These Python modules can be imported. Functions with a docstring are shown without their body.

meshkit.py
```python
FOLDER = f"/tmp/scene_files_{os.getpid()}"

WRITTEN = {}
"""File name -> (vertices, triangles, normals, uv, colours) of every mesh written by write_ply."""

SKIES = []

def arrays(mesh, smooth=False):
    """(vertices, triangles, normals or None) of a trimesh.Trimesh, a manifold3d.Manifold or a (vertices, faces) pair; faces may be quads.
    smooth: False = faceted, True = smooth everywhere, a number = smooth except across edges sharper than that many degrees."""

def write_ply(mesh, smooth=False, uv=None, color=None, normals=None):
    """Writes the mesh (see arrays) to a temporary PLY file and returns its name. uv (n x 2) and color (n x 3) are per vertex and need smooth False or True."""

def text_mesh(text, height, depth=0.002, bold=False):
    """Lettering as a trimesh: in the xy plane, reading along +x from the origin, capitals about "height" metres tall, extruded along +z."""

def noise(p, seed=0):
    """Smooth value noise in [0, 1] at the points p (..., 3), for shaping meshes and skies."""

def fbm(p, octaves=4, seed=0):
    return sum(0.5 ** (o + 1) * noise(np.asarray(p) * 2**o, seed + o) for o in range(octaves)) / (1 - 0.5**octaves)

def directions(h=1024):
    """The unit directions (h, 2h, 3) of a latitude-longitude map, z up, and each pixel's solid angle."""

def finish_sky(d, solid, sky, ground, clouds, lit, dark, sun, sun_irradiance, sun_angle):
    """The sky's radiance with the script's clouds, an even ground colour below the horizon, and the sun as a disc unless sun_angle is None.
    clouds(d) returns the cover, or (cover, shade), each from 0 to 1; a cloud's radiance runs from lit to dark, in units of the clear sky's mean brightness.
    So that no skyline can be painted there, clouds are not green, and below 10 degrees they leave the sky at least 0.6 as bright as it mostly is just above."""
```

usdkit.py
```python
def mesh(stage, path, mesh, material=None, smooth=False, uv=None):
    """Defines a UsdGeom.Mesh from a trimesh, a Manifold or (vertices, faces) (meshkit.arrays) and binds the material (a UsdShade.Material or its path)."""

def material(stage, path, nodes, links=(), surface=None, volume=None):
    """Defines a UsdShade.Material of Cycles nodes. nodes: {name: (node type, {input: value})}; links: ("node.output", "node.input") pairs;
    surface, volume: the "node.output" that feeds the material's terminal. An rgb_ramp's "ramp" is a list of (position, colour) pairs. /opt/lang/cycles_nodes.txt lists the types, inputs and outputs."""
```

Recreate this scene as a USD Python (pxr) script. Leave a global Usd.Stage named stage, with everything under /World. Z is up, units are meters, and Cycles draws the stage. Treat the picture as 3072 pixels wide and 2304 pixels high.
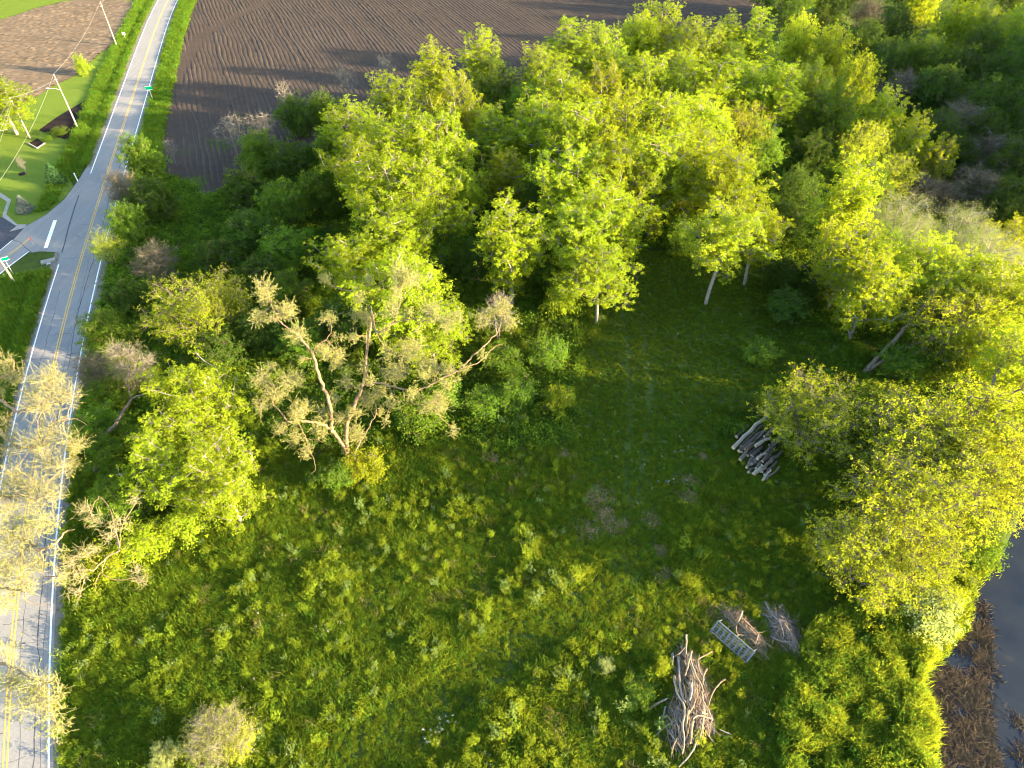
import math
import numpy as np
import trimesh
import usdkit
import meshkit
from pxr import Usd, UsdGeom, UsdLux, UsdShade, Gf, Sdf, Vt
from shapely.geometry import Polygon, LineString, Point, MultiLineString
from shapely import contains_xy
from shapely.ops import triangulate

# ---------------------------------------------------------------- camera, sky, sun, exposure
stage = Usd.Stage.CreateInMemory()
UsdGeom.Xform.Define(stage, '/World')
CAM_H, PITCH, FPX = 62.0, math.radians(43.0), 2000.0     # eye height, degrees below the horizon, focal length in photo pixels
cam = UsdGeom.Camera.Define(stage, '/World/camera')
cam.CreateHorizontalApertureAttr(36.0)
cam.CreateFocalLengthAttr(36.0 * FPX / 3072.0)
cam.CreateClippingRangeAttr(Gf.Vec2f(1.0, 6000.0))
cam.AddTranslateOp().Set(Gf.Vec3d(0, 0, CAM_H))
cam.AddRotateXOp().Set(90.0 - math.degrees(PITCH))
cam.CreateExposureAttr(3.72)

SUN_AZ, SUN_EL = math.radians(-15.0), math.radians(11.0)   # azimuth measured from +x towards +y
sx, sy, sz = math.cos(SUN_AZ) * math.cos(SUN_EL), math.sin(SUN_AZ) * math.cos(SUN_EL), math.sin(SUN_EL)
sun = UsdLux.DistantLight.Define(stage, '/World/sun')
sun.CreateIntensityAttr(1.25)
sun.CreateAngleAttr(0.5)
sun.CreateColorAttr(Gf.Vec3f(1.0, 0.77, 0.46))
sun.GetPrim().CreateAttribute('inputs:normalize', Sdf.ValueTypeNames.Bool).Set(True)
sun.AddRotateZOp().Set(math.degrees(math.atan2(sy, sx)) + 90.0)
sun.AddRotateXOp().Set(90.0 - math.degrees(SUN_EL))
sky = UsdLux.DomeLight.Define(stage, '/World/sky')
sky.GetPrim().SetCustomDataByKey('kind', 'structure')
sky_mat = usdkit.material(stage, '/World/Looks/sky', {
    's': ('sky_texture', dict(sky_type='single_scattering', sun_disc=False, sun_elevation=SUN_EL, sun_rotation=math.atan2(sx, sy), altitude=200.0, air_density=1.0, aerosol_density=1.0, ozone_density=1.0)),
    'b': ('background_shader', dict(strength=0.115))}, [('s.color', 'b.color')], surface='b.background')
UsdShade.MaterialBindingAPI.Apply(sky.GetPrim()).Bind(sky_mat)

# ---------------------------------------------------------------- helpers
RNG = np.random.default_rng(7)
cp, sp = math.cos(PITCH), math.sin(PITCH)


def at(x, y, z=0.0):
    """The point at height z seen at photo pixel (x, y) of 3072 x 2304."""
    k, v = CAM_H - z, (y - 1152.0) / FPX
    Y = k * (cp - v * sp) / (sp + v * cp)
    return np.array([(x - 1536.0) / FPX * (Y * cp + k * sp), Y, z])


def ats(pts, z=0.0):
    return np.array([at(*q, z) for q in pts])


def V(x, y, z=0.0):
    return at(x * 3072 / 2212, y * 3072 / 2212, z)


def tag(p, label=None, cat=None, group=None, kind=None):
    p = p.GetPrim() if hasattr(p, 'GetPrim') else p
    for k, v in (('label', label), ('category', cat), ('group', group), ('kind', kind)):
        if v:
            p.SetCustomDataByKey(k, v)
    return p


USED = {}


def fresh(base):
    n = USED.get(base, 0)
    USED[base] = n + 1
    return base if n == 0 else f'{base}_{n:03d}'


def thing(name, loc, rz=0.0, scale=None, **kw):
    path = fresh('/World/' + name)
    x = UsdGeom.Xform.Define(stage, path)
    x.AddTranslateOp().Set(Gf.Vec3d(*map(float, loc)))
    if rz:
        x.AddRotateZOp().Set(math.degrees(rz))
    if scale is not None:
        x.AddScaleOp().Set(Gf.Vec3f(*map(float, scale)))
    tag(x, **kw)
    return x


def part(parent, name, mesh, mat, smooth=False, **kw):
    base = parent.GetPath() if parent is not None else Sdf.Path('/World')
    m = usdkit.mesh(stage, fresh(str(base) + '/' + name), mesh, mat, smooth=smooth)
    tag(m, **kw)
    return m


def vf(parts):
    """Joins (vertices, triangles) pairs."""
    vs, fs, n = [], [], 0
    for v, f in parts:
        vs.append(v); fs.append(np.asarray(f) + n); n += len(v)
    return np.vstack(vs), np.vstack(fs)


def moved(m, d):
    return np.asarray(m[0]) + np.asarray(d), m[1]


def rand_dirs(n, rng):
    d = rng.normal(size=(n, 3))
    return d / np.linalg.norm(d, axis=1, keepdims=True)


def frusta(a, b, ra, rb, sides):
    """Open tapered tubes between the point rows a and b."""
    a, b, ra, rb = map(lambda q: np.asarray(q, float), (a, b, ra, rb))
    n = len(a)
    d = b - a
    d = d / np.maximum(np.linalg.norm(d, axis=1, keepdims=True), 1e-9)
    ref = np.where(np.abs(d[:, 2:3]) > 0.9, [[1.0, 0, 0]], [[0, 0, 1.0]])
    u = np.cross(d, ref); u /= np.maximum(np.linalg.norm(u, axis=1, keepdims=True), 1e-9)
    w = np.cross(d, u)
    t = np.arange(sides) / sides * 2 * np.pi
    ring = np.cos(t)[None, :, None] * u[:, None] + np.sin(t)[None, :, None] * w[:, None]
    v = np.concatenate([a[:, None] + ring * ra[:, None, None], b[:, None] + ring * rb[:, None, None]], 1).reshape(-1, 3)
    i = np.arange(sides); j = (i + 1) % sides
    f1 = np.stack([i, j, j + sides], 1); f2 = np.stack([i, j + sides, i + sides], 1)
    f = np.vstack([f1, f2])
    return v, (f[None] + (np.arange(n) * 2 * sides)[:, None, None]).reshape(-1, 3)


def tube(pts, r0, r1, sides=6, cap=True):
    """A continuous tapered tube along a polyline, closed at both ends."""
    pts = np.asarray(pts, float); n = len(pts)
    rs = np.linspace(r0, r1, n) if np.ndim(r0) == 0 else np.asarray(r0)
    tg = np.gradient(pts, axis=0); tg /= np.maximum(np.linalg.norm(tg, axis=1, keepdims=True), 1e-9)
    m = tg.mean(0)
    ref = np.array([1.0, 0, 0]) if abs(m[2]) > 0.8 * np.linalg.norm(m) else np.array([0, 0, 1.0])
    u = np.cross(tg, ref); u /= np.linalg.norm(u, axis=1, keepdims=True); w = np.cross(tg, u)
    t = np.arange(sides) / sides * 2 * np.pi
    v = (pts[:, None] + rs[:, None, None] * (np.cos(t)[None, :, None] * u[:, None] + np.sin(t)[None, :, None] * w[:, None])).reshape(-1, 3)
    i = np.arange(sides); j = (i + 1) % sides
    f = []
    for k in range(n - 1):
        f.append(np.stack([i + k * sides, j + k * sides, j + (k + 1) * sides], 1)); f.append(np.stack([i + k * sides, j + (k + 1) * sides, i + (k + 1) * sides], 1))
    f = np.vstack(f)
    if cap:
        v = np.vstack([v, pts[0], pts[-1]])
        f = np.vstack([f, np.stack([j, i, np.full(sides, n * sides)], 1), np.stack([i + (n - 1) * sides, j + (n - 1) * sides, np.full(sides, n * sides + 1)], 1)])
    return v, f


def box(size, center=(0, 0, 0)):
    b = trimesh.creation.box(size)
    return np.array(b.vertices) + center, np.array(b.faces)


def leaves(pos, size, rng, out=None, up=0.5, aspect=0.62):
    """Rhombic leaves: one per row of pos; out: preferred facing."""
    n = len(pos)
    nr = rand_dirs(n, rng)
    nr[:, 2] = np.abs(nr[:, 2]) * (1 + up)
    if out is not None:
        nr = nr + out * 0.8
    nr /= np.linalg.norm(nr, axis=1, keepdims=True)
    t = np.cross(nr, rand_dirs(n, rng)); t /= np.maximum(np.linalg.norm(t, axis=1, keepdims=True), 1e-9)
    b = np.cross(nr, t)
    s = size * rng.uniform(0.65, 1.3, n)[:, None]
    tip = pos + t * s * 0.5 - nr * s * 0.08
    tail = pos - t * s * 0.5
    l, r = pos + b * s * aspect * 0.5 + nr * s * 0.1, pos - b * s * aspect * 0.5 + nr * s * 0.1
    v = np.stack([tail, l, tip, r], 1).reshape(-1, 3)
    f = np.array([[0, 3, 1], [1, 3, 2]])
    return v, (f[None] + (np.arange(n) * 4)[:, None, None]).reshape(-1, 3)


# ---------------------------------------------------------------- materials
def M(name, nodes, links, surface, **k):
    return usdkit.material(stage, '/World/Looks/' + name, nodes, links, surface=surface, **k)


def leaf_mat(name, dark, mid, light, trans, tfac=0.45, spec=0.08):
    """Leaf colours vary from leaf to leaf and a little from plant to plant; light passes through."""
    return M(name, {
        'g': ('geometry', {}), 'o': ('object_info', {}),
        'r': ('rgb_ramp', {'ramp': [(0.0, dark), (0.5, mid), (1.0, light)]}),
        'mv': ('map_range', dict(from_min=0.0, from_max=1.0, to_min=0.8, to_max=1.22)),
        'mh': ('map_range', dict(from_min=0.0, from_max=1.0, to_min=0.494, to_max=0.508)),
        'h': ('hsv', dict(saturation=1.0)), 'ht': ('hsv', dict(saturation=1.0, color=trans)),
        'p': ('diffuse_bsdf', {}),
        't': ('translucent_bsdf', {}), 'm': ('mix_closure', dict(fac=tfac))},
        [('g.random_per_island', 'r.fac'), ('o.random', 'mv.value'), ('o.random', 'mh.value'), ('mv.result', 'h.value'), ('mh.result', 'h.hue'), ('mv.result', 'ht.value'), ('mh.result', 'ht.hue'),
         ('r.color', 'h.color'), ('h.color', 'p.color'), ('ht.color', 't.color'), ('p.BSDF', 'm.closure1'), ('t.BSDF', 'm.closure2')], 'm.closure')


def noise_mat(name, stops, scale=1.0, detail=4, rough=0.85, bump=0.0, bscale=None, spec=0.08, stretch=(1, 1, 1), scale2=None, stops2=None, fac2=0.5):
    nodes = {'g': ('geometry', {}), 'mp': ('mapping', dict(scale=stretch)), 'n': ('noise_texture', dict(scale=scale, detail=float(detail), roughness=0.6)),
             'r': ('rgb_ramp', {'ramp': stops}), 'p': ('principled_bsdf', dict(roughness=rough, specular_ior_level=spec))}
    links = [('g.position', 'mp.vector'), ('mp.vector', 'n.vector'), ('n.fac', 'r.fac')]
    col = 'r.color'
    if scale2:
        nodes |= {'n2': ('noise_texture', dict(scale=scale2, detail=5.0, roughness=0.65)), 'r2': ('rgb_ramp', {'ramp': stops2}), 'mx': ('mix_color', dict(fac=fac2, blend_type='mix'))}
        links += [('g.position', 'n2.vector'), ('n2.fac', 'r2.fac'), ('r.color', 'mx.a'), ('r2.color', 'mx.b')]
        col = 'mx.result'
    links.append((col, 'p.base_color'))
    if spec <= 0.1:
        nodes['p'] = ('diffuse_bsdf', {})
        links[-1] = (col, 'p.color')
    if bump:
        nodes |= {'nb': ('noise_texture', dict(scale=bscale or scale * 4, detail=4.0, roughness=0.65)), 'bp': ('bump', dict(strength=0.8, distance=bump))}
        links += [('g.position', 'nb.vector'), ('nb.fac', 'bp.height'), ('bp.normal', 'p.normal')]
    return M(name, nodes, links, 'p.BSDF')


MAT = {}
MAT['maple'] = leaf_mat('leaf_maple', (0.12, 0.17, 0.009), (0.195, 0.24, 0.013), (0.285, 0.32, 0.022), (0.38, 0.42, 0.015), 0.52)
MAT['maple_gold'] = leaf_mat('leaf_maple_gold', (0.13, 0.165, 0.009), (0.21, 0.24, 0.013), (0.29, 0.31, 0.022), (0.39, 0.405, 0.015), 0.52)
MAT['lime'] = leaf_mat('leaf_lime', (0.115, 0.165, 0.010), (0.18, 0.225, 0.015), (0.25, 0.29, 0.025), (0.33, 0.37, 0.016), 0.52)
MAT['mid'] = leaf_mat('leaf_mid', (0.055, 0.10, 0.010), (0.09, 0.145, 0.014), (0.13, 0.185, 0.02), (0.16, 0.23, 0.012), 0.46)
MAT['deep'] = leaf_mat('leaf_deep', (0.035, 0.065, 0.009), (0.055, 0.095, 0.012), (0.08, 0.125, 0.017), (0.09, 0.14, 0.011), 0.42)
MAT['silver'] = leaf_mat('leaf_silver', (0.15, 0.18, 0.06), (0.21, 0.245, 0.085), (0.29, 0.32, 0.12), (0.26, 0.30, 0.06), 0.42)
MAT['bud'] = leaf_mat('leaf_bud', (0.13, 0.165, 0.010), (0.19, 0.225, 0.015), (0.26, 0.285, 0.024), (0.34, 0.37, 0.016), 0.52)
MAT['straw'] = leaf_mat('leaf_straw', (0.13, 0.135, 0.03), (0.18, 0.185, 0.045), (0.23, 0.23, 0.065), (0.22, 0.225, 0.04), 0.45)
MAT['brownbud'] = leaf_mat('leaf_brown_bud', (0.07, 0.055, 0.025), (0.10, 0.085, 0.035), (0.13, 0.12, 0.04), (0.09, 0.08, 0.03), 0.3)
MAT['conifer'] = leaf_mat('needle', (0.02, 0.045, 0.015), (0.03, 0.06, 0.02), (0.04, 0.075, 0.025), (0.03, 0.05, 0.015), 0.2)
MAT['spruce'] = leaf_mat('needle_blue', (0.08, 0.10, 0.085), (0.13, 0.155, 0.135), (0.18, 0.20, 0.17), (0.08, 0.1, 0.07), 0.15)
MAT['grass'] = leaf_mat('grass_blade', (0.048, 0.078, 0.007), (0.082, 0.115, 0.010), (0.125, 0.155, 0.014), (0.17, 0.20, 0.010), 0.45)
MAT['weed'] = leaf_mat('weed_leaf', (0.085, 0.125, 0.010), (0.135, 0.17, 0.016), (0.195, 0.225, 0.026), (0.24, 0.265, 0.014), 0.47)
MAT['weedgrey'] = leaf_mat('weed_leaf_grey', (0.08, 0.12, 0.035), (0.12, 0.16, 0.05), (0.17, 0.21, 0.07), (0.16, 0.20, 0.04), 0.42)
MAT['drygrass'] = leaf_mat('dry_grass', (0.14, 0.11, 0.05), (0.20, 0.16, 0.07), (0.28, 0.22, 0.10), (0.16, 0.12, 0.05), 0.3)
MAT['reed'] = leaf_mat('dead_reed', (0.06, 0.045, 0.028), (0.12, 0.09, 0.055), (0.24, 0.185, 0.115), (0.08, 0.06, 0.03), 0.15)
MAT['white'] = leaf_mat('white_petal', (0.55, 0.55, 0.5), (0.65, 0.65, 0.6), (0.7, 0.7, 0.68), (0.3, 0.3, 0.3), 0.3)


def bark(name, a, b, scale=3.0):
    return noise_mat(name, [(0.3, a), (0.7, b)], scale=scale, detail=5, rough=0.9, stretch=(3, 3, 0.8), bump=0.03, bscale=14)


MAT['bark'] = bark('bark_grey', (0.09, 0.078, 0.062), (0.20, 0.18, 0.15))
MAT['barkdark'] = bark('bark_dark', (0.05, 0.04, 0.03), (0.11, 0.09, 0.07))
MAT['barkpale'] = bark('bark_pale', (0.085, 0.058, 0.034), (0.165, 0.118, 0.072))
MAT['twiggrey'] = bark('twig_grey', (0.065, 0.058, 0.048), (0.125, 0.112, 0.092))
MAT['twigpale'] = bark('twig_pale', (0.12, 0.112, 0.056), (0.20, 0.185, 0.10))

# ---------------------------------------------------------------- lie of the land
RC = np.array([1.70218010e-08, -1.15627145e-05, 2.91285213e-03, -6.18137628e-01, -28.2402114])   # right edge line of the road, x as a polynomial of y


def road_right(y):
    y = np.asarray(y, float)
    lo, hi = 14.0, 275.0
    yc = np.clip(y, lo, hi)
    return np.polyval(RC, yc) + np.polyval(np.polyder(RC), yc) * (y - yc)


def road_slope(y):
    return np.polyval(np.polyder(RC), np.clip(y, 14, 275))


def road_off(y, d):
    """The point d metres to the left of the road's right edge line at station y."""
    s = road_slope(y); n = np.sqrt(1 + s * s)
    return np.stack([road_right(y) - d / n, np.asarray(y) + d * s / n], -1)


POND = Polygon(ats([(3250, 1420), (3072, 1500), (2985, 1640), (2905, 1750), (2880, 1860), (2800, 1945), (2742, 1995), (2738, 2060), (2770, 2110), (2780, 2200), (2768, 2304), (2760, 2500), (3600, 2700), (4300, 1700)])[:, :2])
POND_IN = POND.buffer(-0.8)


def pond_depth(x, y):
    """0 on dry land, growing to 1 inside the pond."""
    out = np.zeros(len(x))
    b = POND.bounds
    near = np.nonzero((x > b[0] - 2) & (x < b[2] + 2) & (y > b[1] - 2) & (y < b[3] + 2))[0]
    inside = contains_xy(POND, x[near], y[near])
    for i in near[inside]:
        out[i] = min(1.0, POND.exterior.distance(Point(x[i], y[i])) / 2.0)
    return out


def land(x, y):
    """Height of the ground."""
    x, y = np.asarray(x, float).ravel(), np.asarray(y, float).ravel()
    q = np.stack([x * 0.11, y * 0.11, 0 * x], 1)
    z = 0.35 * (meshkit.fbm(q, 3, 5) - 0.5)
    # level near the road and out in the fields
    d = x - road_right(y)
    flat = np.clip((d - 3) / 12, 0, 1) * np.clip((170 - y) / 30, 0, 1)
    z = z * flat
    # roadside ditch on the left
    dl = -d - 7.4
    ditch = np.exp(-((dl - 3.2) / 1.5) ** 2) * np.where((y > 118) | ((y < 92) & (y > 40)), 1, 0)
    z -= 0.55 * ditch
    # the ground right of the wood falls away to a creek
    fall = np.clip((x - (38 + 0.28 * (y - 60))) / 35, 0, 1) * np.clip((y - 75) / 25, 0, 1)
    z -= 8.0 * fall * fall * (3 - 2 * fall)
    # and rises again to a wooded hill beyond the creek
    hill = np.clip((x - (44 + 0.562 * y)) / 40, 0, 1) * np.clip((y - 96) / 25, 0, 1) * np.clip((420 - y) / 100, 0, 1)
    z += 26.0 * hill * hill * (3 - 2 * hill)
    return z - 0.9 * pond_depth(x, y)


gx = np.unique(np.concatenate([np.linspace(-3000, -200, 12), np.arange(-200, -70, 2.0), np.arange(-70, 70, 0.9), np.arange(70, 200, 2.5), np.linspace(200, 3000, 12)]))
gy = np.unique(np.concatenate([np.linspace(-1500, 5, 8), np.arange(5, 110, 0.9), np.arange(110, 330, 2.2), np.linspace(330, 5000, 14)]))
GX, GY = np.meshgrid(gx, gy)
gz = land(GX, GY)
nx_, ny_ = len(gx), len(gy)
i0 = (np.arange(ny_ - 1)[:, None] * nx_ + np.arange(nx_ - 1)[None]).ravel()
gf = np.vstack([np.stack([i0, i0 + 1, i0 + nx_ + 1], 1), np.stack([i0, i0 + nx_ + 1, i0 + nx_], 1)])
MAT['ground'] = noise_mat('ground_soil_and_moss', [(0.3, (0.018, 0.028, 0.007)), (0.5, (0.03, 0.048, 0.010)), (0.7, (0.05, 0.07, 0.015))], scale=0.6, detail=6, bump=0.12, bscale=3.0, scale2=0.12,
                          stops2=[(0.3, (0.022, 0.035, 0.008)), (0.7, (0.055, 0.065, 0.02))])
ground = part(None, 'ground', (np.stack([GX.ravel(), GY.ravel(), gz], 1), gf), MAT['ground'], smooth=True, kind='structure', label='green and brown ground under the grass and trees')


def ground_z(x, y):
    return land(np.array([x]), np.array([y]))[0]


def sheet(poly, z, step=4.0, follow=False):
    """A flat sheet over a polygon, as triangles."""
    m = trimesh.creation.triangulate_polygon(poly, engine='earcut')
    v, f = m
    v = np.column_stack([v, np.full(len(v), z)])
    return v, f


def strip(l, r, z):
    l, r = np.asarray(l), np.asarray(r)
    n = len(l)
    v = np.vstack([np.column_stack([l, np.full(n, z)]), np.column_stack([r, np.full(n, z)])])
    i = np.arange(n - 1)
    return v, np.vstack([np.stack([i, i + n, i + n + 1], 1), np.stack([i, i + n + 1, i + 1], 1)])


# roads: asphalt, lines, crack sealant
MAT['asphalt'] = noise_mat('asphalt_worn', [(0.3, (0.112, 0.109, 0.106)), (0.7, (0.152, 0.149, 0.142))], scale=0.5, detail=6, rough=0.85, bump=0.01, bscale=30, stretch=(2.2, 0.25, 1), scale2=6.0,
                           stops2=[(0.35, (0.106, 0.102, 0.099)), (0.65, (0.165, 0.158, 0.152))], fac2=0.4)
MAT['newasphalt'] = noise_mat('asphalt_dark', [(0.3, (0.028, 0.031, 0.037)), (0.7, (0.045, 0.048, 0.055))], scale=2.0, rough=0.8)
MAT['gravel'] = noise_mat('shoulder_gravel', [(0.3, (0.072, 0.063, 0.051)), (0.7, (0.144, 0.126, 0.102))], scale=2.5, detail=6, bump=0.04, bscale=20)
MAT['whiteline'] = noise_mat('white_line_paint', [(0.25, (0.315, 0.315, 0.307)), (0.55, (0.540, 0.540, 0.532))], scale=1.5, detail=6, rough=0.6)
MAT['yellowline'] = noise_mat('yellow_line_paint', [(0.25, (0.240, 0.176, 0.080)), (0.6, (0.416, 0.248, 0.048))], scale=1.5, detail=6, rough=0.6)
MAT['tar'] = noise_mat('tar', [(0.3, (0.035, 0.035, 0.036)), (0.7, (0.075, 0.075, 0.076))], scale=3, rough=0.6)
MAT['concrete'] = noise_mat('concrete_pale', [(0.3, (0.128, 0.120, 0.108)), (0.7, (0.192, 0.180, 0.160))], scale=1.2, detail=5, bump=0.01)
RW = 6.6
ys = np.arange(-40, 420, 2.0)
part(None, 'road_shoulder', strip(road_off(ys, RW + 1.3), road_off(ys, -1.25), 0.03), MAT['gravel'], kind='structure', label='strip of pale gravel along both edges of the road')
road = part(None, 'road', strip(road_off(ys, RW + 0.32), road_off(ys, -0.35), 0.05), MAT['asphalt'], kind='structure', label='grey two lane country road running up the left side')
part(road, 'edge_line', strip(road_off(ys, 0.07), road_off(ys, -0.09), 0.056), MAT['whiteline'])
yl = ys[ys <= 98]; yh = ys[ys >= 131]
part(road, 'edge_line', strip(road_off(yl, RW + 0.09), road_off(yl, RW - 0.07), 0.056), MAT['whiteline'])
part(road, 'edge_line', strip(road_off(yh, RW + 0.09), road_off(yh, RW - 0.07), 0.056), MAT['whiteline'])
for d in (3.12, 3.44):
    part(road, 'centre_line', strip(road_off(ys, d + 0.065), road_off(ys, d - 0.065), 0.056), MAT['yellowline'])
rr = np.random.default_rng(3)
cr = []


def crack(pts, w):
    pts = np.asarray(pts, float)
    t = np.gradient(pts, axis=0); t /= np.linalg.norm(t, axis=1, keepdims=True)
    n = np.stack([-t[:, 1], t[:, 0]], 1) * (w / 2 * rr.uniform(0.5, 1.5, len(pts)))[:, None]
    cr.append(strip(pts + n, pts - n, 0.0535))


yy = np.arange(18, 140, 1.2)
for d0, w, lo, hi in ((1.25, 0.13, 18, 135), (2.3, 0.06, 18, 52), (1.9, 0.05, 60, 100), (5.2, 0.07, 45, 90), (0.6, 0.05, 18, 40)):
    q = yy[(yy > lo) & (yy < hi)]
    wob = np.cumsum(rr.normal(0, 0.07, len(q))); wob -= np.linspace(wob[0], wob[-1], len(q))
    s = road_slope(q); n = np.sqrt(1 + s * s); dd = d0 + wob
    crack(np.stack([road_right(q) - dd / n, q + dd * s / n], 1), w * .75)
for q in (20.5, 23, 27, 30.5, 33, 38.5, 44, 50, 57.5, 61, 66, 70.5, 73, 78, 84, 91, 99, 110):
    a, b = sorted(rr.uniform(0, RW, 2)) if rr.random() < 0.6 else (0.1, RW - 0.1)
    if b - a < 1.5:
        b = min(a + 2.5, RW)
    t = np.linspace(a, b, 8)
    crack(np.array([road_off(q + 0.25 * k * rr.uniform(0.2, 0.6) + rr.normal(0, 0.08), k) for k in t]), rr.uniform(0.035, 0.08))
part(road, 'crack_seal', vf(cr), MAT['tar'], kind='stuff')

Z3 = lambda pts: [(x / 5.76, 540 + y / 5.76) for x, y in pts]
side = Polygon(ats(Z3([(-900, 2010), (0, 1240), (210, 1060), (450, 800), (800, 600), (1100, 350), (1250, 150), (1380, -30), (1500, -220), (1700, -200), (1500, 700), (1250, 1500), (1075, 1330), (1020, 1255), (700, 1235), (560, 1258), (500, 1250), (130, 1530), (0, 1640), (-900, 2330)]))[:, :2])
part(None, 'side_road', sheet(side.difference(LineString(road_off(ys, RW / 2)).buffer(RW / 2 + 0.30)), 0.045), MAT['asphalt'], kind='structure', label='grey side road meeting the country road from the left')
sr = stage.GetPrimAtPath('/World/side_road')


def ribbon(p, w, z):
    p = np.asarray(p)[:, :2]
    t = np.gradient(p, axis=0); t /= np.linalg.norm(t, axis=1, keepdims=True)
    n = np.stack([-t[:, 1], t[:, 0]], 1) * w / 2
    return strip(p + n, p - n, z)


for l in ([(-900, 1990), (0, 1225), (215, 1045)], [(-900, 2300), (0, 1625), (130, 1515), (500, 1240)]):
    part(sr, 'edge_line', ribbon(ats(Z3(l)), 0.16, 0.052), MAT['whiteline'])
for o in (-9, 9):
    part(sr, 'centre_line', ribbon(ats(Z3([(-900, 2150 + o), (0, 1400 + o), (200, 1260 + o), (350, 1148 + o), (520, 1005 + o)])), 0.12, 0.052), MAT['yellowline'])
part(sr, 'stop_bar', ribbon(ats(Z3([(955, 700), (790, 1180)])), 0.62, 0.0575), MAT['whiteline'])
part(sr, 'crack_seal', vf([ribbon(ats(Z3([(1365, 270), (1290, 480), (1230, 680), (1170, 880), (1120, 1100), (1070, 1260)])), 0.22, 0.0590),
                           ribbon(ats(Z3([(200, 1030), (350, 1080), (450, 1180), (545, 1250)])), 0.12, 0.0545), ribbon(ats(Z3([(1300, 960), (1380, 985)])), 0.1, 0.0590)]), MAT['tar'], kind='stuff')
part(None, 'driveway', sheet(Polygon(ats(Z3([(-400, 640), (0, 640), (50, 645), (290, 795), (440, 815), (205, 1050), (0, 1215), (-400, 1560)]))[:, :2]), 0.03), MAT['newasphalt'], kind='structure', label='dark blue-black asphalt driveway at the left edge beside the side road')
part(None, 'pavement', vf([sheet(Polygon(ats(Z3(q))[:, :2]), 0.036) for q in ([(-300, 80), (0, 215), (195, 340), (110, 592), (48, 590), (125, 375), (0, 300), (-300, 170)], [(50, 590), (110, 594), (300, 770), (460, 765), (425, 830), (160, 895), (285, 800), (45, 645)])]),
     MAT['concrete'], kind='structure', label='pale concrete walk and apron round the dark driveway')

# lawn, fields
MAT['lawn'] = noise_mat('mown_lawn', [(0.3, (0.055, 0.085, 0.012)), (0.7, (0.076, 0.106, 0.017))], scale=0.25, detail=6, bump=0.05, bscale=8, scale2=2.5, stops2=[(0.3, (0.051, 0.081, 0.012)), (0.7, (0.089, 0.115, 0.020))], fac2=0.45)
lawn_edge = [road_off(y, RW + 7.0) for y in np.arange(122, 300, 8.0)]
lawn = Polygon(list(ats([(-600, 700), (0, 660), (50, 690), (78, 676), (140, 645), (190, 605), (222, 560)])[:, :2]) + lawn_edge[2:] + list(ats([(-100, -60), (-900, 100)])[:, :2])).buffer(0)
lawn = lawn.difference(side.buffer(0.15))
lv = trimesh.creation.triangulate_polygon(lawn, engine='earcut')
part(None, 'lawn', (np.column_stack([lv[0], np.full(len(lv[0]), 0.012)]), lv[1]), MAT['lawn'], kind='structure', label='smooth mown lawn left of the road')
rowdir = math.radians(-23.5)
RD = np.array([math.sin(rowdir), math.cos(rowdir)]); RN = np.array([math.cos(rowdir), -math.sin(rowdir)])
MAT['plowed'] = noise_mat('plowed_soil', [(0.3, (0.025, 0.020, 0.018)), (0.7, (0.046, 0.036, 0.029))], scale=0.5, detail=6, bump=0.10, bscale=5, scale2=0.06, stops2=[(0.3, (0.031, 0.025, 0.021)), (0.7, (0.048, 0.037, 0.029))])
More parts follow.
